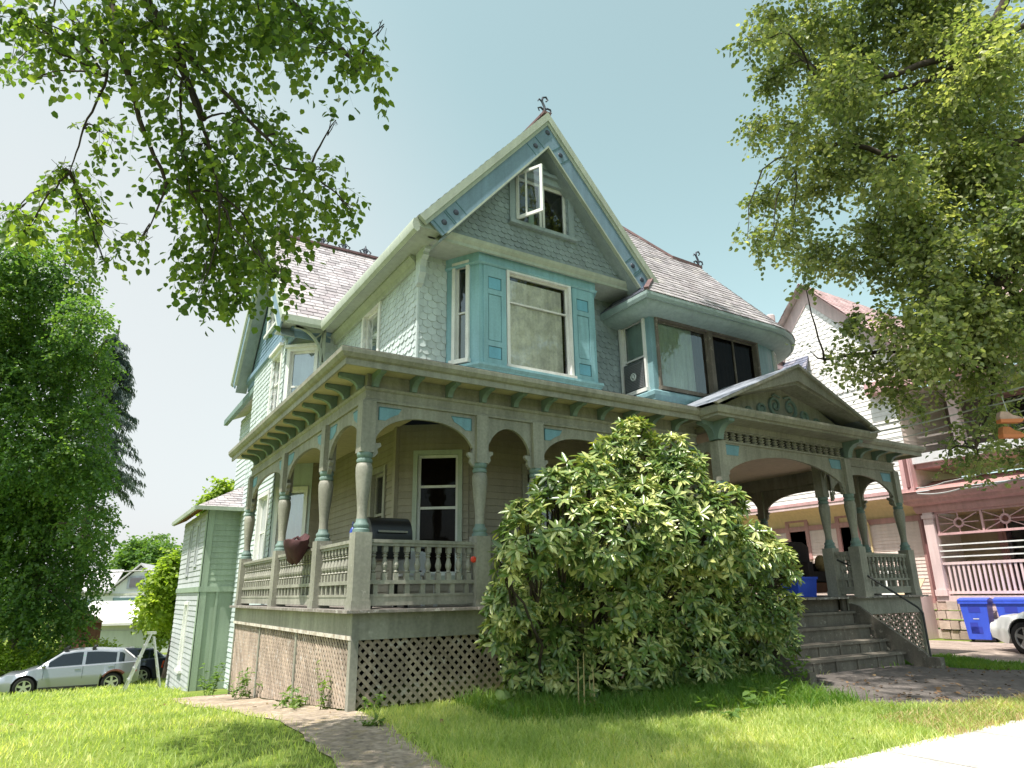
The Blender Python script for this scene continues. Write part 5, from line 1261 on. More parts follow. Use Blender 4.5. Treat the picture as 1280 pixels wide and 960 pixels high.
# ================================================================== cars
M_tyre = plain('tyre', (.015, .015, .016), .75, .3); M_alloy = plain('alloy', (.55, .56, .58), .3, .5, .8); M_cglass = plain('car_glass', (.008, .012, .018), .06, .55, 0, .0)
M_trim = plain('black_trim', (.015, .015, .017), .5); M_lamp = plain('headlamp', (.62, .66, .70), .1, .8, .3); M_red = plain('tail_lamp', (.45, .015, .02), .2, .7); M_well = plain('wheel_well', (.006, .006, .006), .9)
def car(name, label, loc, rz, paintmat, Lc=4.4, Wc=1.76, Hc=1.46, wb=2.62, fo=.86, wr=.32, hood=.90, bonnet=.76, wagon=True, extras=None, cat='car'):
    t = thing(name, loc, label, cat, None, rz); xf = fo+wb/2; xr = -wb/2; xF = xf; x1 = Lc/2; x0 = -Lc/2; xw = (x1-fo, x1-fo-wb)
    def sm(a, b, x): k = max(0, min(1, (x-a)/(b-a))); return k*k*(3-2*k)
    ws, wt = x1-1.10, x1-1.85                                   # windscreen foot, roof start
    re, rb = (x0+.62, x0+.12)                                   # roof end, tailgate foot
    belt = lambda x: (bonnet-.16+.16*sm(0, .35, x1-x) if x > ws+.55 else bonnet+(hood-bonnet)*sm(ws+.55, ws, x)) if x > ws else hood+.10*(ws-x)/(ws-x0)
    def halfw(x): return Wc/2*(1-.20*sm(.75, 0, x1-x)-.13*sm(.7, 0, x-x0))
    xs = sorted(set(np.round(np.concatenate((np.linspace(x0, x1, 46), [w_+s*(wr+.07)*math.cos(a) for w_ in xw for s in (1, -1) for a in np.linspace(0, 1.57, 8)])), 3)))
    rows = []
    for x in xs:
        hw = halfw(x); zb = .20+.10*sm(.3, 0, x1-x)+.12*sm(.35, 0, x-x0); zc = zb
        for w_ in xw:
            dd = (wr+.07)**2-(x-w_)**2
            if dd > 0: zc = max(zc, wr+math.sqrt(dd))
        bt = belt(x); zm = max(zc+.01, (zb+bt)*.55)
        bt = max(bt, zm+.02)
        nose = 1-.25*sm(.12, 0, x1-x)
        rows.append([(x, 0, zb+.02), (x, hw*.80, zb+.02), (x, hw*.955, zc), (x, hw, max(zm*.86, zc+.005)), (x, hw*.99, zm), (x, hw*.95, bt-.03), (x, hw*.90, bt), (x, hw*.5, bt+.03), (x, 0, bt+.04)])
    m = MB(); K = 9
    for sg in (1, -1):
        o = len(m.v); m.add([(p[0], p[1]*sg, p[2]) for r in rows for p in r], [])
        for i in range(len(rows)-1):
            for j in range(K-1):
                if j == 1 and any(abs((xs[i]+xs[i+1])/2-w_) < wr+.06 for w_ in xw): continue
                a, b, c, d = o+i*K+j, o+(i+1)*K+j, o+(i+1)*K+j+1, o+i*K+j+1
                m.f.append((a, b, c, d) if sg > 0 else (d, c, b, a))
        for i in (0, len(rows)-1):
            f = tuple(o+i*K+j for j in range(K)); m.f.append(f if (i == 0) == (sg > 0) else f[::-1])
    m.build('body', paintmat, t, local=True, smooth=38)
    for w_ in xw:
        for sg in (1, -1): m = MB(); m.lathe([(wr+.075, 0), (wr+.075, .3)], (w_, sg*(Wc/2-.42), wr), (0, sg, 0), 24); m.build('wheel_well', M_well, t, local=True)
    # greenhouse
    roofz = lambda x: Hc-.06*sm(.9, 0, x-re)*1.0-.05*sm(.5, 0, wt-x)
    def gsec(x):
        if x > wt: k = (ws-x)/(ws-wt); z = belt(ws)+(roofz(wt)-belt(ws))*k
        elif x < re: k = (x-rb)/(re-rb); z = belt(rb)+(roofz(re)-belt(rb))*k
        else: k = 1; z = roofz(x)
        b = belt(min(x, ws))-.01; w0 = halfw(x)*.905; w1 = w0-(w0-Wc/2*.66)*max(0, min(1, (z-b)/(Hc-hood)))
        return b, z, w0, w1
    gx = np.unique(np.concatenate((np.linspace(rb, re, 7), np.linspace(re, wt, 12), np.linspace(wt, ws, 8))))
    m = MB()
    for sg in (1, -1):
        o = len(m.v)
        for x in gx: b, z, w0, w1 = gsec(x); m.add([(x, w0*sg, b), (x, (w1+(w0-w1)*.12)*sg, z-.05 if z-.05 > b else z), (x, w1*sg*.93, z), (x, 0, z+.03)], [])
        for i in range(len(gx)-1):
            for j in range(3):
                a, b, c, d = o+i*4+j, o+(i+1)*4+j, o+(i+1)*4+j+1, o+i*4+j+1; m.f.append((a, b, c, d) if sg > 0 else (d, c, b, a))
    m.build('cabin', paintmat, t, local=True, smooth=30)
    pil = [ws-.38, (ws+re)/2-.12, re+.18]
    for sg in (1, -1):
        for a, b in ((pil[0], pil[1]+.05), (pil[1]-.05, pil[2]), (pil[2]-.08, rb+.42)):
            m = MB(); n = 8; o = 0
            for i in range(n+1):
                x = a+(b-a)*i/n; bb, z, w0, w1 = gsec(x); zt = z-.085; zb_ = bb+.035
                if zt < zb_+.02: zt = zb_+.02
                wa = lambda zz: w0+(w1-w0)*(zz-bb)/max(.05, (z-bb))+.008
                m.add([(x, sg*wa(zb_), zb_), (x, sg*wa(zt), zt)], [])
            for i in range(n): q = (2*i, 2*i+1, 2*i+3, 2*i+2); m.f.append(q if sg > 0 else q[::-1])
            m.build('side_window', M_cglass, t, local=True)
    for (xa, xb, nm) in ((ws-.06, wt+.04, 'windscreen'), (rb+.08, re-.04, 'rear_window')):
        m = MB(); _, za, wa, w1a = gsec(xa); _, zb_, wb_, w1b = gsec(xb); s = .012
        m.add([(xa, -w1a*.90, za+s+.006), (xa, w1a*.90, za+s+.006), (xb, w1b*.90, zb_+s), (xb, -w1b*.90, zb_+s), (xa, 0, za+.04), (xb, 0, zb_+.04)], [(0, 4, 5, 3), (4, 1, 2, 5)] if xa > xb else [(3, 5, 4, 0), (5, 2, 1, 4)]); m.build(nm, M_cglass, t, local=True)
    m = MB()
    for sg in (1, -1):
        for x in (pil[0]+.12, pil[1], pil[2]+.02):
            hw = halfw(x); m.bar((x, sg*(hw*.955+.004), .30), (x, sg*(hw+.003), .58), .008, .006, (0, 1, 0)); m.bar((x, sg*(hw+.003), .58), (x, sg*(hw*.955+.004), belt(x)-.03), .008, .006, (0, 1, 0))
        m.bar((xw[0]-wr-.1, sg*(halfw(0)*.96), .25), (xw[1]+wr+.1, sg*(halfw(0)*.96), .25), .05, .07)
    m.build('door_seam', M_trim, t, local=True)
    for sg in (1, -1):
        for x in (pil[1]+.16, pil[2]+.14): m = MB(); m.box(x-.09, x+.09, sg*(halfw(x)*.975)-.015, sg*(halfw(x)*.975)+.015, belt(x)-.13, belt(x)-.10); m.build('door_handle', paintmat, t, local=True)
        m = MB(); m.sphere((pil[0]+.14, sg*(Wc/2*.96+.05), hood+.07), .08, .10, .065); m.build('wing_mirror', paintmat, t, local=True, smooth=180)
        m = MB(); q = halfw(x1-.18); m.prism([(x1-.42, sg*(q*.99+.02), .60), (x1-.05, sg*q*.86, .55), (x1-.08, sg*q*.86, .66), (x1-.50, sg*(q*.97+.02), .73)], (0, -sg*.16, 0)); m.build('headlight', M_lamp, t, local=True)
        m = MB(); m.prism([(x0+.02, sg*(halfw(x0)*.98), .62), (x0+.22, sg*(halfw(x0+.2)+.012), .66), (x0+.17, sg*(halfw(x0+.2)*.97+.012), .95), (x0+.0, sg*halfw(x0)*.93, .95)], (0, -sg*.14, 0)); m.build('tail_light', M_red, t, local=True)
        for w_ in xw:
            y = sg*(halfw(w_)-.10); m = MB(); m.lathe([(wr*.62, -.09), (wr*.95, -.10), (wr, -.06), (wr, .06), (wr*.95, .10), (wr*.70, .105), (wr*.66, .07)], (w_, y, wr), (0, sg, 0), 28); wo_ = m.build('wheel', M_tyre, t, local=True, smooth=40)
            r = MB(); r.lathe([(wr*.70, .06), (wr*.70, .10), (wr*.63, .10), (wr*.60, .06)], (w_, y, wr), (0, sg, 0), 28, False); r.lathe([(.07, .05), (.06, .085)], (w_, y, wr), (0, sg, 0), 14)
            for k in range(5):
                a = k*2*math.pi/5+.3; dv = V3((math.cos(a), 0, math.sin(a))); p = V3((w_, y+sg*.078, wr)); r.bar(p+dv*.04, p+dv*wr*.66, .075, .018, (0, sg, 0))
            r.build('rim', M_alloy, wo_, local=True, smooth=30)
            d_ = MB(); d_.lathe([(wr*.64, .03), (wr*.64, .035)], (w_, y, wr), (0, sg, 0), 20); d_.build('brake_disc', M_well, wo_, local=True)
    m = MB(); hx = halfw(x1-.05); m.box(x1-.1, x1+.012, -hx*.55, hx*.55, .36, .48); m.build('grille', M_trim, t, local=True)
    return t
def carpaint(name, col, metal=.0): 
    m = plain(name, col, .32, .5, metal, .9); m.node_tree.nodes['Principled BSDF'].inputs['Coat Roughness'].default_value = .05; return m
def gp(px, py):
    r = at(px, py, 1)-CAM; t = 3.
    while t < 90:
        p = CAM+r*t
        if p.z < gz(p.x, p.y): return p
        t += .01
    return p
def park(px_r, py_r, px_f, py_f, wb, fo, Lc, Wc, side):
    """centre and heading of a car from the contact points of its near wheels"""
    a, b = at(px_r, py_r, 21.2), at(px_f, py_f, 20.2); d = (b-a); d.z = 0; k = d.length/wb; d.normalize(); n = V3((-d.y, d.x, 0))*side
    mid = a + d*(wb/2*k) - n*(Wc/2-.1)*k; return mid + d*(fo+wb/2-Lc/2)*k, math.atan2(d.y, d.x), k
pc1, rz1, k1 = park(137, 864.5, 28, 868, 2.62, .86, 4.35, 1.76, 1)
c1 = car('silver_car', 'silver hatchback with roof bars and a rust-eaten rear wheel arch parked under the big tree', pc1, rz1, carpaint('silver_paint', (.27, .29, .33), .5), Lc=4.35)
m = MB()
for x in (.25, -.62): m.box(x-.03, x+.03, -.58, .58, 1.50, 1.535); [m.box(x-.06, x+.06, sg*.56-.05, sg*.56+.05, 1.44, 1.55) for sg in (1, -1)]
m.build('roof_bar', M_trim, c1, local=True)
m = MB(); yy = .845
for sg in (1,):
    pts = [(-1.37+.40*math.cos(a), sg*(yy+.015), .32+.40*math.sin(a)) for a in np.linspace(.5, 2.4, 14)]; m.tube(pts, .035, 6, .055)
m.build('rust_patch', paint('rust', (.10, .035, .02), .8, .3, 12), c1, local=True)
MB().box(-.62, -.22, .672, .678, 1.02, 1.26).build('window_patch', plain('green_patch', (.10, .45, .22), .5), c1, local=True)  # flat green patch at the near side window
sv = car('dark_suv', 'dark navy sport utility wagon standing behind the silver hatchback', tuple(pc1+V3((1.15, 2.6, -.2)))[:2]+(pc1.z-.12,), rz1, carpaint('navy_paint', (.02, .024, .05), .3), Lc=4.6, Wc=1.8, Hc=1.55, wb=2.75, wr=.36, hood=1.0, bonnet=.88, cat='suv')
car('white_car', 'white car whose nose pokes in at the right edge of the yard', (14.2-1.39*.208+.8*.978, -.79-1.39*.978-.8*.208, 0), math.radians(78), carpaint('white_paint', (.80, .80, .79)), Lc=4.5, Wc=1.8, Hc=1.48, wb=2.66)
c1.scale = (k1,)*3; print('car scale', k1, pc1)
sv.scale = (k1*.9,)*3
# ================================================================== stepladder
lp = gp(179, 862); lt = thing('stepladder', (-.86, 13.4, gz(-.8, 13.4)), 'aluminium stepladder standing open between the cars and the green annex', 'ladder'); M_alu = plain('aluminium', (.62, .63, .64), .35, .5, .85)
zg = gz(-.8, 13.4); m = MB(); n2 = MB(); tx = -.78
for dy in (-.0, .0): pass
for y0, y1 in ((13.25, 13.35), (13.75, 13.65)): m.bar((-1.25, y0, zg), (tx-.02, y1, zg+1.36), .04, .08, (0, 1, 0)); n2.bar((-.42, y0, zg), (tx+.06, y1, zg+1.30), .035, .05, (0, 1, 0))
for k in range(1, 5): f = k/5.0; m.bar((-1.25+.45*f, 13.25+.1*f, zg+1.36*f), (-1.25+.45*f, 13.75-.1*f, zg+1.36*f), .09, .03); n2.bar((-.42-.3*f, 13.25+.1*f, zg+1.3*f), (-.42-.3*f, 13.75-.1*f, zg+1.3*f), .03, .03)
m.build('step_rails', M_alu, lt); n2.build('rear_rails', M_alu, lt); m = MB(); m.box(tx-.10, tx+.10, 13.32, 13.68, zg+1.36, zg+1.42); m.build('top_cap', M_alu, lt)
# ================================================================== things on the porch
g = thing('gas_grill', (.72, .78, D), 'black gas grill with a domed lid behind the front railing', 'grill'); M_blk = paint('grill_black', (.012, .012, .014), .35, .2, 4)
m = MB(); q = [(0, 2.0)]+[(-.24*math.cos(a), 2.10+.25*math.sin(a)) for a in np.linspace(0, math.pi, 12)]+[(.24, 2.0), (-.24, 2.0)][:1]
q = [(-.24, 2.03)]+[(-.24*math.cos(a), 2.10+.26*math.sin(a)) for a in np.linspace(0, math.pi, 12)]+[(.24, 2.03)]
m.prism([(.42, .78+a, b) for a, b in q], (.56, 0, 0)); m.build('lid', M_blk, g, smooth=30)
m = MB(); m.box(.43, .97, .56, 1.0, 1.82, 2.028); m.build('firebox', M_blk, g); m = MB(); m.box(.98, 1.36, .56, 1.0, 1.99, 2.03); m.build('side_shelf', M_blk, g)
m = MB(); m.tube([(.5, .52, 2.16), (.9, .52, 2.16)], .014, 6); m.build('lid_handle', M_alu, g)
for x, y in ((.46, .60), (.94, .60), (.46, .96), (.94, .96)): MB().box(x-.02, x+.02, y-.02, y+.02, D, 1.82).build('leg', M_blk, g)
m = MB(); m.box(.44, .96, .58, .98, 1.30, 1.33); m.build('bottom_shelf', M_blk, g)
b = thing('spray_bottle', (.12, .40, 2.026), 'blue plastic bottle standing on the side railing next to the corner post', 'bottle'); MBL = plain('bottle_blue', (.02, .05, .32), .25, .6)
m = MB(); m.lathe([(.036, 0), (.04, .02), (.04, .10), (.03, .135), (.014, .16)], (.12, .40, 2.026), n=14); m.build('bottle_body', MBL, b, smooth=40); m = MB(); m.lathe([(.017, .16), (.017, .20), (.008, .23)], (.12, .40, 2.026), n=10); m.build('cap', plain('bottle_cap', (.02, .03, .08), .4), b)
bt = thing('cloth_bag', (-.02, 2.3, 1.9), 'maroon cloth bag slung over the side railing', 'bag'); M_mar = paint('maroon_cloth', (.075, .03, .032), .9, .25, 6)
m = MB(); nu = 18; rings = [(.05, 1.84), (.13, 1.88), (.19, 1.98), (.225, 2.09), (.235, 2.15), (.20, 2.165), (.15, 2.10)]
for i, (r, z) in enumerate(rings):
    for k in range(nu):
        a = k*2*math.pi/nu; w_ = 1+.09*math.sin(3*a+i)+.05*math.sin(5*a+2*i); m.v.append((-.09+r*.72*w_*math.cos(a), 2.22+r*1.15*w_*math.sin(a), z+.04*math.sin(2*a+1)+(.05*math.cos(a) if i > 2 else 0)))
for i in range(len(rings)-1):
    for k in range(nu): k2 = (k+1) % nu; m.f.append((i*nu+k, i*nu+k2, (i+1)*nu+k2, (i+1)*nu+k))
m.f.append(tuple(range(nu-1, -1, -1))); m.f.append(tuple((len(rings)-1)*nu+k for k in range(nu))); m.build('bag_body', M_mar, bt, smooth=60)
m = MB(); m.tube([(-.14, 2.36, 2.14), (-.05, 2.32, 2.20), (.1, 2.26, 2.04), (.13, 2.2, 2.02), (-.12, 2.12, 2.12)], .022, 7); m.build('bag_strap', M_mar, bt, smooth=60)
rf = MB(); rf.lathe([(.005, 0), (.04, .005), (.04, .02), (.02, .028)], (1.62, .06, 1.80), (0, -1, 0), 14); rf = tag(rf.build('red_reflector', plain('red_plastic', (.75, .06, .03), .25, .6)), 'small round red reflector on the front railing near the second post', 'reflector')
# white plastic garden chair seen between the balusters
pc = thing('garden_chair', (1.25, 1.0, D), 'white plastic garden chair glimpsed between the front balusters', 'chair'); M_pl = plain('white_plastic', (.62, .63, .66), .4)
MB().box(1.02, 1.48, .80, 1.24, 1.62, 1.65).build('seat', M_pl, pc)
for x, y in ((1.04, .82), (1.46, .82), (1.04, 1.22), (1.46, 1.22)): MB().box(x-.022, x+.022, y-.022, y+.022, D, 1.62 if y < 1 else 1.95).build('leg', M_pl, pc)
MB().box(1.06, 1.44, 1.205, 1.235, 1.70, 1.96).build('backrest', M_pl, pc)
ac_ = thing('padded_armchair', (10.1, 1.3, D), 'dark upholstered armchair on the porch beyond the steps', 'chair'); M_uph = paint('dark_upholstery', (.035, .022, .022), .9, .25, 5); cx_, cy_ = 10.15, 1.25
m = MB(); m.prism([(cx_-.42, cy_+.25, 1.55), (cx_+.42, cy_+.25, 1.55), (cx_+.44, cy_+.25, 2.22), (cx_+.25, cy_+.25, 2.32), (cx_-.25, cy_+.25, 2.32), (cx_-.44, cy_+.25, 2.22)], (0, .2, 0)); m.build('backrest', M_uph, ac_)
MB().box(cx_-.4, cx_+.4, cy_-.35, cy_+.25, 1.50, 1.70).build('seat', M_uph, ac_)
for sg in (-1, 1): MB().box(cx_+sg*.46-.08, cx_+sg*.46+.08, cy_-.38, cy_+.3, 1.42, 1.88).build('armrest', M_uph, ac_)
MB().box(cx_-.5, cx_+.5, cy_-.36, cy_+.4, D+.06, 1.48).build('base', paint('chair_wood', (.16, .06, .03), .6, .2, 4), ac_)
m = MB(); m.sphere((10.3, 1.05, 1.86), .16, .10, .17); m = tag(m.build('tan_cushion', paint('tan_fur', (.26, .17, .075), .95, .25, 18), smooth=180), 'round tan cushion propped on the dark armchair', 'cushion')
rb_ = thing('recycling_box', (9.05, .62, D), 'open blue plastic box on the porch floor at the top of the steps', 'box'); m = MB(); x0, x1, y0, y1 = 8.72, 9.30, .5, .9
m.add([(x0+.03, y0+.03, D), (x1-.03, y0+.03, D), (x1-.03, y1-.03, D), (x0+.03, y1-.03, D), (x0, y0, D+.36), (x1, y0, D+.36), (x1, y1, D+.36), (x0, y1, D+.36), (x0+.03, y0+.03, D+.34), (x1-.03, y0+.03, D+.34), (x1-.03, y1-.03, D+.34), (x0+.03, y1-.03, D+.34)], [(3, 2, 1, 0), (0, 1, 5, 4), (1, 2, 6, 5), (2, 3, 7, 6), (3, 0, 4, 7), (4, 5, 9, 8), (5, 6, 10, 9), (6, 7, 11, 10), (7, 4, 8, 11), (8, 9, 10, 11)]); m.build('box_body', P_bin, rb_)
m = MB(); m.box(x0-.015, x1+.015, y0-.015, y0, D+.32, D+.365); m.build('rim', P_bin, rb_)
# ================================================================== overhead wires and the shoes on them
P_wire = plain('wire_grey', (.42, .42, .42), .5); WIRES = []
def wire(label, pts, r=.012, sag=.12):
    pts = [_v(p) for p in pts]; out = []
    for i in range(len(pts)-1):
        for k in range(10): t = k/10; out.append(pts[i].lerp(pts[i+1], t)-Z*sag*4*t*(1-t))
    out.append(pts[-1]); m = MB(); m.tube(out, r, 6); tag(m.build('overhead_wire', P_wire), label, 'wire', 'overhead service wires')
wire('pale wire running from the portico gable up past the upper porch post', [at(1088, 533, 11.2), at(1210, 500, 10.2), at(1420, 440, 8.6)], .011, .04)
wire('lower twin wire from the portico gable toward the hanging shoes', [at(1088, 541, 11.4), at(1215, 512, 10.2), at(1420, 458, 8.4)], .011, .03)
wire('thin slack wire crossing in front of the dark upper porch', [at(1098, 552, 12.6), at(1190, 530, 12), at(1300, 508, 11.2)], .007, .03)
wire('service wire from the rose corner board out over the lower porch roof', [at(1146, 610, 16.6), at(1180, 603, 16), at(1300, 572, 13)], .014, .03)
wire('second service wire drooping just above the red porch fascia', [at(1147, 617, 16.6), at(1200, 611, 15.5), at(1300, 590, 12.5)], .016, .05)
wire('thin utility wire strung before the distant white house', [at(100, 716, 30), at(260, 708, 30)], .03, .05)
sh_ = at(1262, 500, 9.7)
def shoe(label, px, py, d, mat, rz):
    t = thing('hanging_shoe', at(px, py, d), label, 'shoe', 'shoes hanging from the wires', rz); m = MB()
    q = [(-.14, 0), (.14, 0), (.15, .025), (.12, .05), (.03, .075), (-.02, .12), (-.12, .125), (-.145, .06)]
    m.prism([(a, -.045, b) for a, b in q], (0, .09, 0)); m.build('upper', mat, t, local=True)
    m = MB(); m.prism([(a, -.05, b) for a, b in [(-.15, -.03), (.13, -.03), (.165, .005), (.16, .018), (-.15, .018)]], (0, .10, 0)); m.build('sole', plain('orange_sole', (.55, .17, .06), .6), t, local=True)
    m = MB(); m.tube([(0, 0, .1), (-.03, 0, .35)], .006, 5); m.build('lace', P_wire, t, local=True)
M_shoe = paint('shoe_canvas', (.50, .33, .28), .8, .15, 8)
shoe('pale shoe dangling uppermost from the wire at the right edge', 1262, 526, 9.4, M_shoe, -.6); shoe('orange-soled shoe dangling lower from the wire at the right edge', 1264, 545, 9.4, paint('shoe_orange', (.50, .18, .07), .8, .15, 8), -.5)
# ================================================================== trees and houses further off
M_t3 = leafmat('big_maple_leaf', (.03, .075, .026), (.07, .135, .04), (.15, .22, .06), .42, .45, .4, patch=.5)
T3 = thing('maple_tree', tuple(at(20, 815, 25))[:2]+(-1.4,), 'big dark green maple whose crown hangs to the ground behind the silver car', 'tree')
raw = [(20,330,50),(70,350,50),(105,400,36),(40,400,70),(0,420,70),(118,455,28),(70,470,60),(20,500,70),(110,520,30),(60,560,70),(100,590,42),(10,600,80),(125,600,20),(60,650,75),(110,660,32),(0,690,80),(60,730,65),(105,720,30),(118,690,20),(20,770,60),(70,785,38),(-60,450,90),(-60,600,90),(-60,740,80),(134,640,14),(95,770,22),(140,590,8),(133,520,18),(136,480,12),(132,560,16),(128,430,14),(120,400,20),(130,680,12),(-30,350,70),(85,300,22),(30,290,25),(90,440,40),(40,620,60)]
B3 = []
for x, y, r in raw:
    d = rr.uniform(23, 27); B3.append((tuple(at(x, y, d)), r*d/FPX))
m = MB(); tp = T3.location; limb(m, [tp-Z*.2, tp+V3((.1, 0, 3)), tp+V3((0, .2, 7)), tp+V3((.2, .2, 11))], .42, .12, .04, 14, 6); m.build('trunk', M_bark2, T3, smooth=60)
branches(T3, B3, [tp+V3((0, 0, h)) for h in (3, 5, 7, 9)], .06, .015, M_bark2)
crown('crown', B3, M_t3, T3, 120000, .125, .8, .55, .45, 9, .6, .5)
M_spr = leafmat('spruce_needle', (.05, .075, .075), (.085, .115, .115), (.13, .16, .15), .25, .6, .2)
SP = thing('spruce_tree', tuple(at(84, 800, 30))[:2]+(-1.4,), 'bluish spruce with drooping branch tips standing behind the maple', 'tree'); tp = SP.location
MB().lathe([(.3, 0), (.2, 7), (.03, 16)], tp, n=10).build('trunk', M_bark2, SP)
Pn, An = [], []
for k in range(150):
    h = 8.0+7.5*(k/150); a = RNG.uniform(0, 6.28); Lb = (16-h)*.25+.3
    for s in np.linspace(.15, 1, 34):
        c = np.array(tp)+np.array([math.cos(a)*Lb*s, math.sin(a)*Lb*s, h-.9*s**2*Lb*.35])
        for _ in range(5): Pn.append(c+RNG.normal(0, .06, 3)); An.append(np.array([RNG.normal(0, .4)+math.cos(a)*.3, RNG.normal(0, .4)+math.sin(a)*.3, -1.]))
Pn, An = np.array(Pn), np.array(An); q = len(Pn); v, f = leaf_cards(Pn, An, rdir(q), RNG.uniform(.16, .34, q), RNG.uniform(.03, .05, q), .1, .1); adopt(npmesh('crown', v, f, 4, M_spr), SP)
def far_tree(name, label, px, py, d, blobs, mat, n, L, zb=-1.2):
    b = at(px, py, d); t = thing(name, (b.x, b.y, zb), label, 'tree'); B = [(tuple(at(x, y, d+rr.uniform(-.06, .06)*d)), r*d/FPX) for x, y, r in blobs]
    top = max(c[2] for c, r in B); m = MB(); limb(m, [(b.x, b.y, zb-.2), (b.x+.1, b.y, (zb+top)/2), (b.x, b.y+.1, top)], .012*d*.6+.1, .04, .05, 9, 5); m.build('trunk', M_bark2, t, smooth=60)
    branches(t, B, [V3((b.x, b.y, zb+(top-zb)*k)) for k in (.35, .6, .8)], .05, .015, M_bark2)
    crown('crown', B, mat, t, n, L, .8, L*4, .4, 8, .6, .5); return t
M_far = leafmat('far_leaf', (.05, .10, .03), (.08, .15, .04), (.14, .21, .06), .35, .5, .3, patch=.3); M_yel = leafmat('yellow_green_leaf', (.12, .19, .035), (.19, .26, .045), (.27, .32, .07), .45, .5, .3, patch=.6)
far_tree('round_tree', 'rounded mid-green tree beyond the white house', 180, 800, 62, [(178,700,30),(160,715,24),(200,700,26),(150,735,20),(215,720,26),(185,730,34),(170,690,18),(195,682,16)], M_far, 15000, .34, -2)
far_tree('young_tree', 'yellow-green young tree tucked against the green annex', 214, 830, 23, [(205,735,20),(215,715,18),(192,755,16),(185,770,9),(210,765,18),(222,745,16),(205,790,12),(218,700,12),(200,720,12),(200,775,12)], M_yel, 7000, .14, -1)
far_tree('back_tree', 'light green treetop showing over the annex roof', 270, 700, 30, [(275,618,13),(262,626,10),(288,610,11),(280,603,7),(295,622,14),(255,632,6),(275,640,18)], M_yel, 4500, .16, -1)
for i, (px, py, d, lab) in enumerate(((15, 812, 23.5, 'yellow-green shrub at the far left behind the silver car bonnet'), (62, 818, 23.5, 'loose sunny shrub behind the silver car windscreen'), (104, 815, 24.5, 'straggly pale shrub under the right edge of the maple'))):
    c = at(px, py, d); s = thing('shrub', (c.x, c.y, gz(c.x, c.y)), lab, 'shrub', 'sunlit shrubs behind the cars'); B = [((c.x+rr.uniform(-.8, .8), c.y+rr.uniform(-.4, .4), -.75+rr.uniform(-.3, .35)), rr.uniform(.3, .5)) for _ in range(7)]
    branches(s, B, [V3((c.x, c.y, -1.4))], .02, .006); crown('foliage', B, M_yel, s, 3000, .12, .5, .35, .1, 8, .6, .6)
FH = thing('white_house', tuple(at(160, 800, 44))[:2]+(-2,), 'small white gabled house with blue-glazed windows far behind the cars', 'house'); P_fw = paint('far_white', (.66, .66, .68), .7, .05, .5)
base = at(158, 760, 44); ux = V3((.96, -.28, 0)); uy = V3((.28, .96, 0)); o_ = V3((base.x, base.y, 0))
def fb(m, a0, a1, b0, b1, z0, z1): m.obox(o_+ux*a0+uy*b0+Z*z0, ux*(a1-a0), uy*(b1-b0), Z*(z1-z0))
m = MB(); fb(m, -3.4, 2.2, 0, 5, -2.5, 1.75); m.prism([o_+ux*-1.2+Z*1.75+uy*.02, o_+ux*2.3+Z*1.75+uy*.02, o_+ux*.55+Z*3.35+uy*.02], uy*4); m.build('wall', P_fw, FH)
m = MB()
for sg in (-1, 1): m.obox(o_+ux*(.55+sg*1.95)+Z*1.62-uy*.25, ux*(-sg*1.95)+Z*1.85, uy*5, Z*.12)
m.obox(o_+ux*-3.6+Z*1.75-uy*.3, ux*2.6, uy*2.6+Z*1.4, Z*.1); m.build('roof', paint('far_roof', (.50, .48, .50), .7), FH)
m = MB(); fb(m, -.15, .95, -.06, .02, 1.95, 2.75); w_ = m.build('window', paint('far_frame', (.38, .40, .48), .5), FH); m = MB(); fb(m, 0, .8, -.09, -.05, 2.05, 2.65); m.build('pane', G_refl, w_)
m = MB(); fb(m, -.95, 1.3, -.06, .02, .35, 1.5); w_ = m.build('window', P_fw, FH); m = MB(); fb(m, -.85, 1.2, -.1, -.05, .42, 1.42); m.build('pane', plain('teal_pane', (.10, .17, .19), .15, .8), w_)
m = MB(); fb(m, -3.2, -2.0, -.06, .02, .35, 1.4); w_ = m.build('window', P_fw, FH); m = MB(); fb(m, -3.1, -2.1, -.1, -.05, .42, 1.32); m.build('pane', bpy.data.materials['teal_pane'], w_)
m = MB(); fb(m, -3.4, 2.2, -.05, .0, 1.55, 1.68); m.build('sill_band', paint('far_band', (.5, .5, .42), .7), FH)
FG = thing('white_garage', tuple(at(170, 800, 36))[:2]+(-2,), 'low white garage with a broad pale door behind the two cars', 'garage'); base = at(165, 790, 36); o_ = V3((base.x, base.y, 0))
m = MB(); fb(m, -2.6, 3.6, 0, 6, -2.5, .02); m.build('wall', P_fw, FG); m = MB(); m.obox(o_+ux*-2.8+Z*.02-uy*.35, ux*6.6, uy*3.0+Z*1.1, Z*.12); m.build('roof', paint('garage_roof', (.66, .65, .63), .7, .05), FG)
m = MB(); fb(m, -1.9, 3.2, -.05, 0, -2.5, -.25); d_ = m.build('garage_door', paint('garage_door_white', (.56, .59, .58), .6, .04), FG)
BS = MB(); c = at(104, 805, 30); BS.box(c.x-.6, c.x+.6, c.y, c.y+4, -2, .35); BS.prism([(c.x-.7, c.y-.1, .35), (c.x+.7, c.y-.1, .35), (c.x, c.y-.1, .8)], (0, 4.2, 0)); tag(BS.build('brick_shed', paint('shed_brick', (.22, .10, .08), .9, .2, 6)), 'narrow red-brick shed left of the white garage', 'shed')
far_tree('roadside_tree', 'broad green tree far off to the left of the maple', -260, 800, 48, [(-260,560,60),(-320,620,60),(-200,620,60),(-260,660,70),(-330,690,50),(-190,690,50),(-250,500,40)], M_far, 9000, .4, -1.6)
far_tree('roadside_tree', 'smaller green tree low on the left horizon beyond the maple', -90, 800, 60, [(-90,700,40),(-130,720,36),(-50,720,36),(-90,740,45)], M_far, 6000, .4, -1.6)
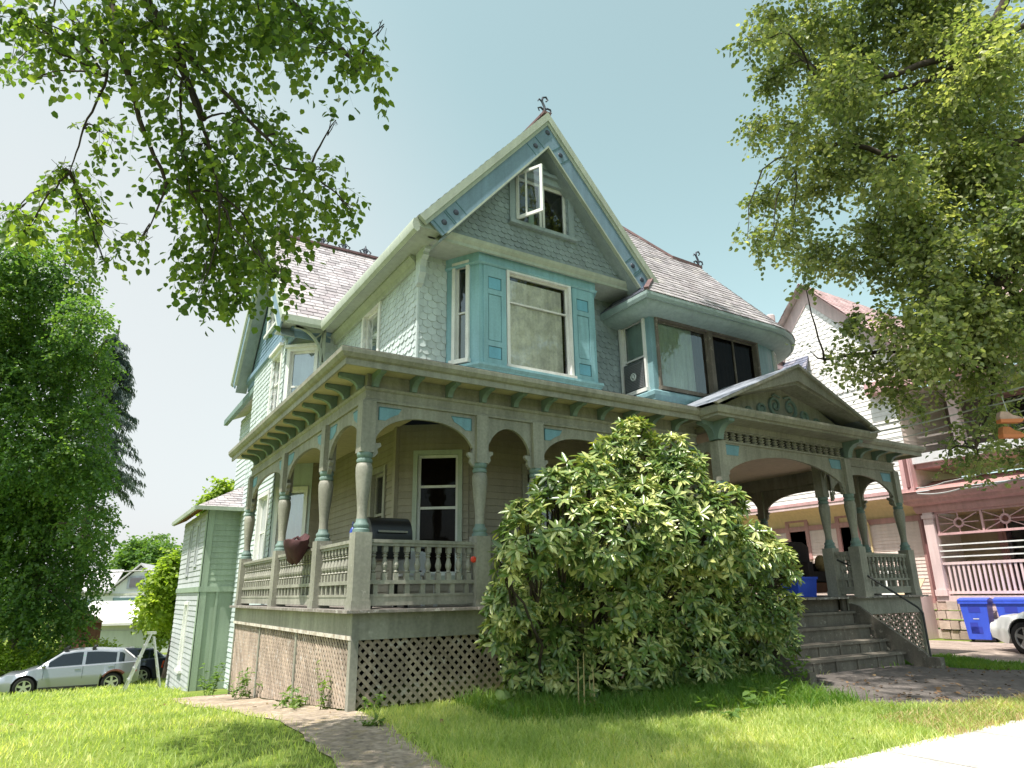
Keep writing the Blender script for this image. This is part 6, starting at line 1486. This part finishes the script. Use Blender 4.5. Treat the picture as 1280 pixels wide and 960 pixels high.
# ================================================================== camera, light, world
cam = bpy.data.cameras.new('camera'); co = bpy.data.objects.new('camera', cam); COL.objects.link(co)
cam.sensor_width = 36; cam.lens = 36*FPX/1280; cam.clip_end = 3000; cam.clip_start = .05
R3 = Matrix((RGT, UPV, -FWD)).transposed()
co.matrix_world = Matrix.Translation(CAM) @ R3.to_4x4()
S.camera = co
TOSUN = V3((-.42, -.13, 1)).normalized()
sun = bpy.data.lights.new('sun', 'SUN'); so = bpy.data.objects.new('sun', sun); COL.objects.link(so)
sun.energy = 4.4; sun.angle = math.radians(.53); sun.color = (1, .95, .86)
so.rotation_euler = TOSUN.to_track_quat('Z', 'Y').to_euler(); so.location = (-10, 0, 30)
w = bpy.data.worlds.new('World'); S.world = w; w.use_nodes = True; nt = w.node_tree
sky = nt.nodes.new('ShaderNodeTexSky'); sky.sky_type = 'NISHITA'; sky.sun_disc = False
sky.sun_elevation = math.asin(TOSUN.z); sky.sun_rotation = math.atan2(TOSUN.x, TOSUN.y)
sky.air_density = 1.0; sky.dust_density = 2.4; sky.ozone_density = 1.0; sky.altitude = 200
hs = nt.nodes.new('ShaderNodeHueSaturation'); hs.inputs['Saturation'].default_value = .58; hs.inputs['Hue'].default_value = .42
nt.links.new(sky.outputs[0], hs.inputs['Color']); 
# white haze mixed into the sky low at left, standing in for lens glare
tcw = nt.nodes.new('ShaderNodeTexCoord'); dt = nt.nodes.new('ShaderNodeVectorMath'); dt.operation = 'DOT_PRODUCT'
dt.inputs[1].default_value = tuple((at(-150, 620, 1)-CAM).normalized()); nt.links.new(tcw.outputs['Generated'], dt.inputs[0])
mrw = nt.nodes.new('ShaderNodeMapRange'); mrw.interpolation_type = 'SMOOTHSTEP'; mrw.inputs['From Min'].default_value = .62; mrw.inputs['From Max'].default_value = 1.0; mrw.inputs['To Max'].default_value = .85
nt.links.new(dt.outputs['Value'], mrw.inputs['Value'])
mxw = nt.nodes.new('ShaderNodeMix'); mxw.data_type = 'RGBA'; nt.links.new(mrw.outputs[0], mxw.inputs['Factor']); nt.links.new(hs.outputs[0], mxw.inputs[6]); mxw.inputs[7].default_value = (3.5, 3.55, 3.6, 1)
nt.links.new(mxw.outputs[2], nt.nodes['Background'].inputs[0])
nt.nodes['Background'].inputs[1].default_value = .132
S.view_settings.view_transform = 'Standard'; S.view_settings.look = 'None'; S.view_settings.exposure = .88; S.view_settings.gamma = 1
S.render.engine = 'CYCLES'
cy = S.cycles; cy.max_bounces = 7; cy.diffuse_bounces = 3; cy.glossy_bounces = 3; cy.transmission_bounces = 4; cy.transparent_max_bounces = 12
cy.use_denoising = True
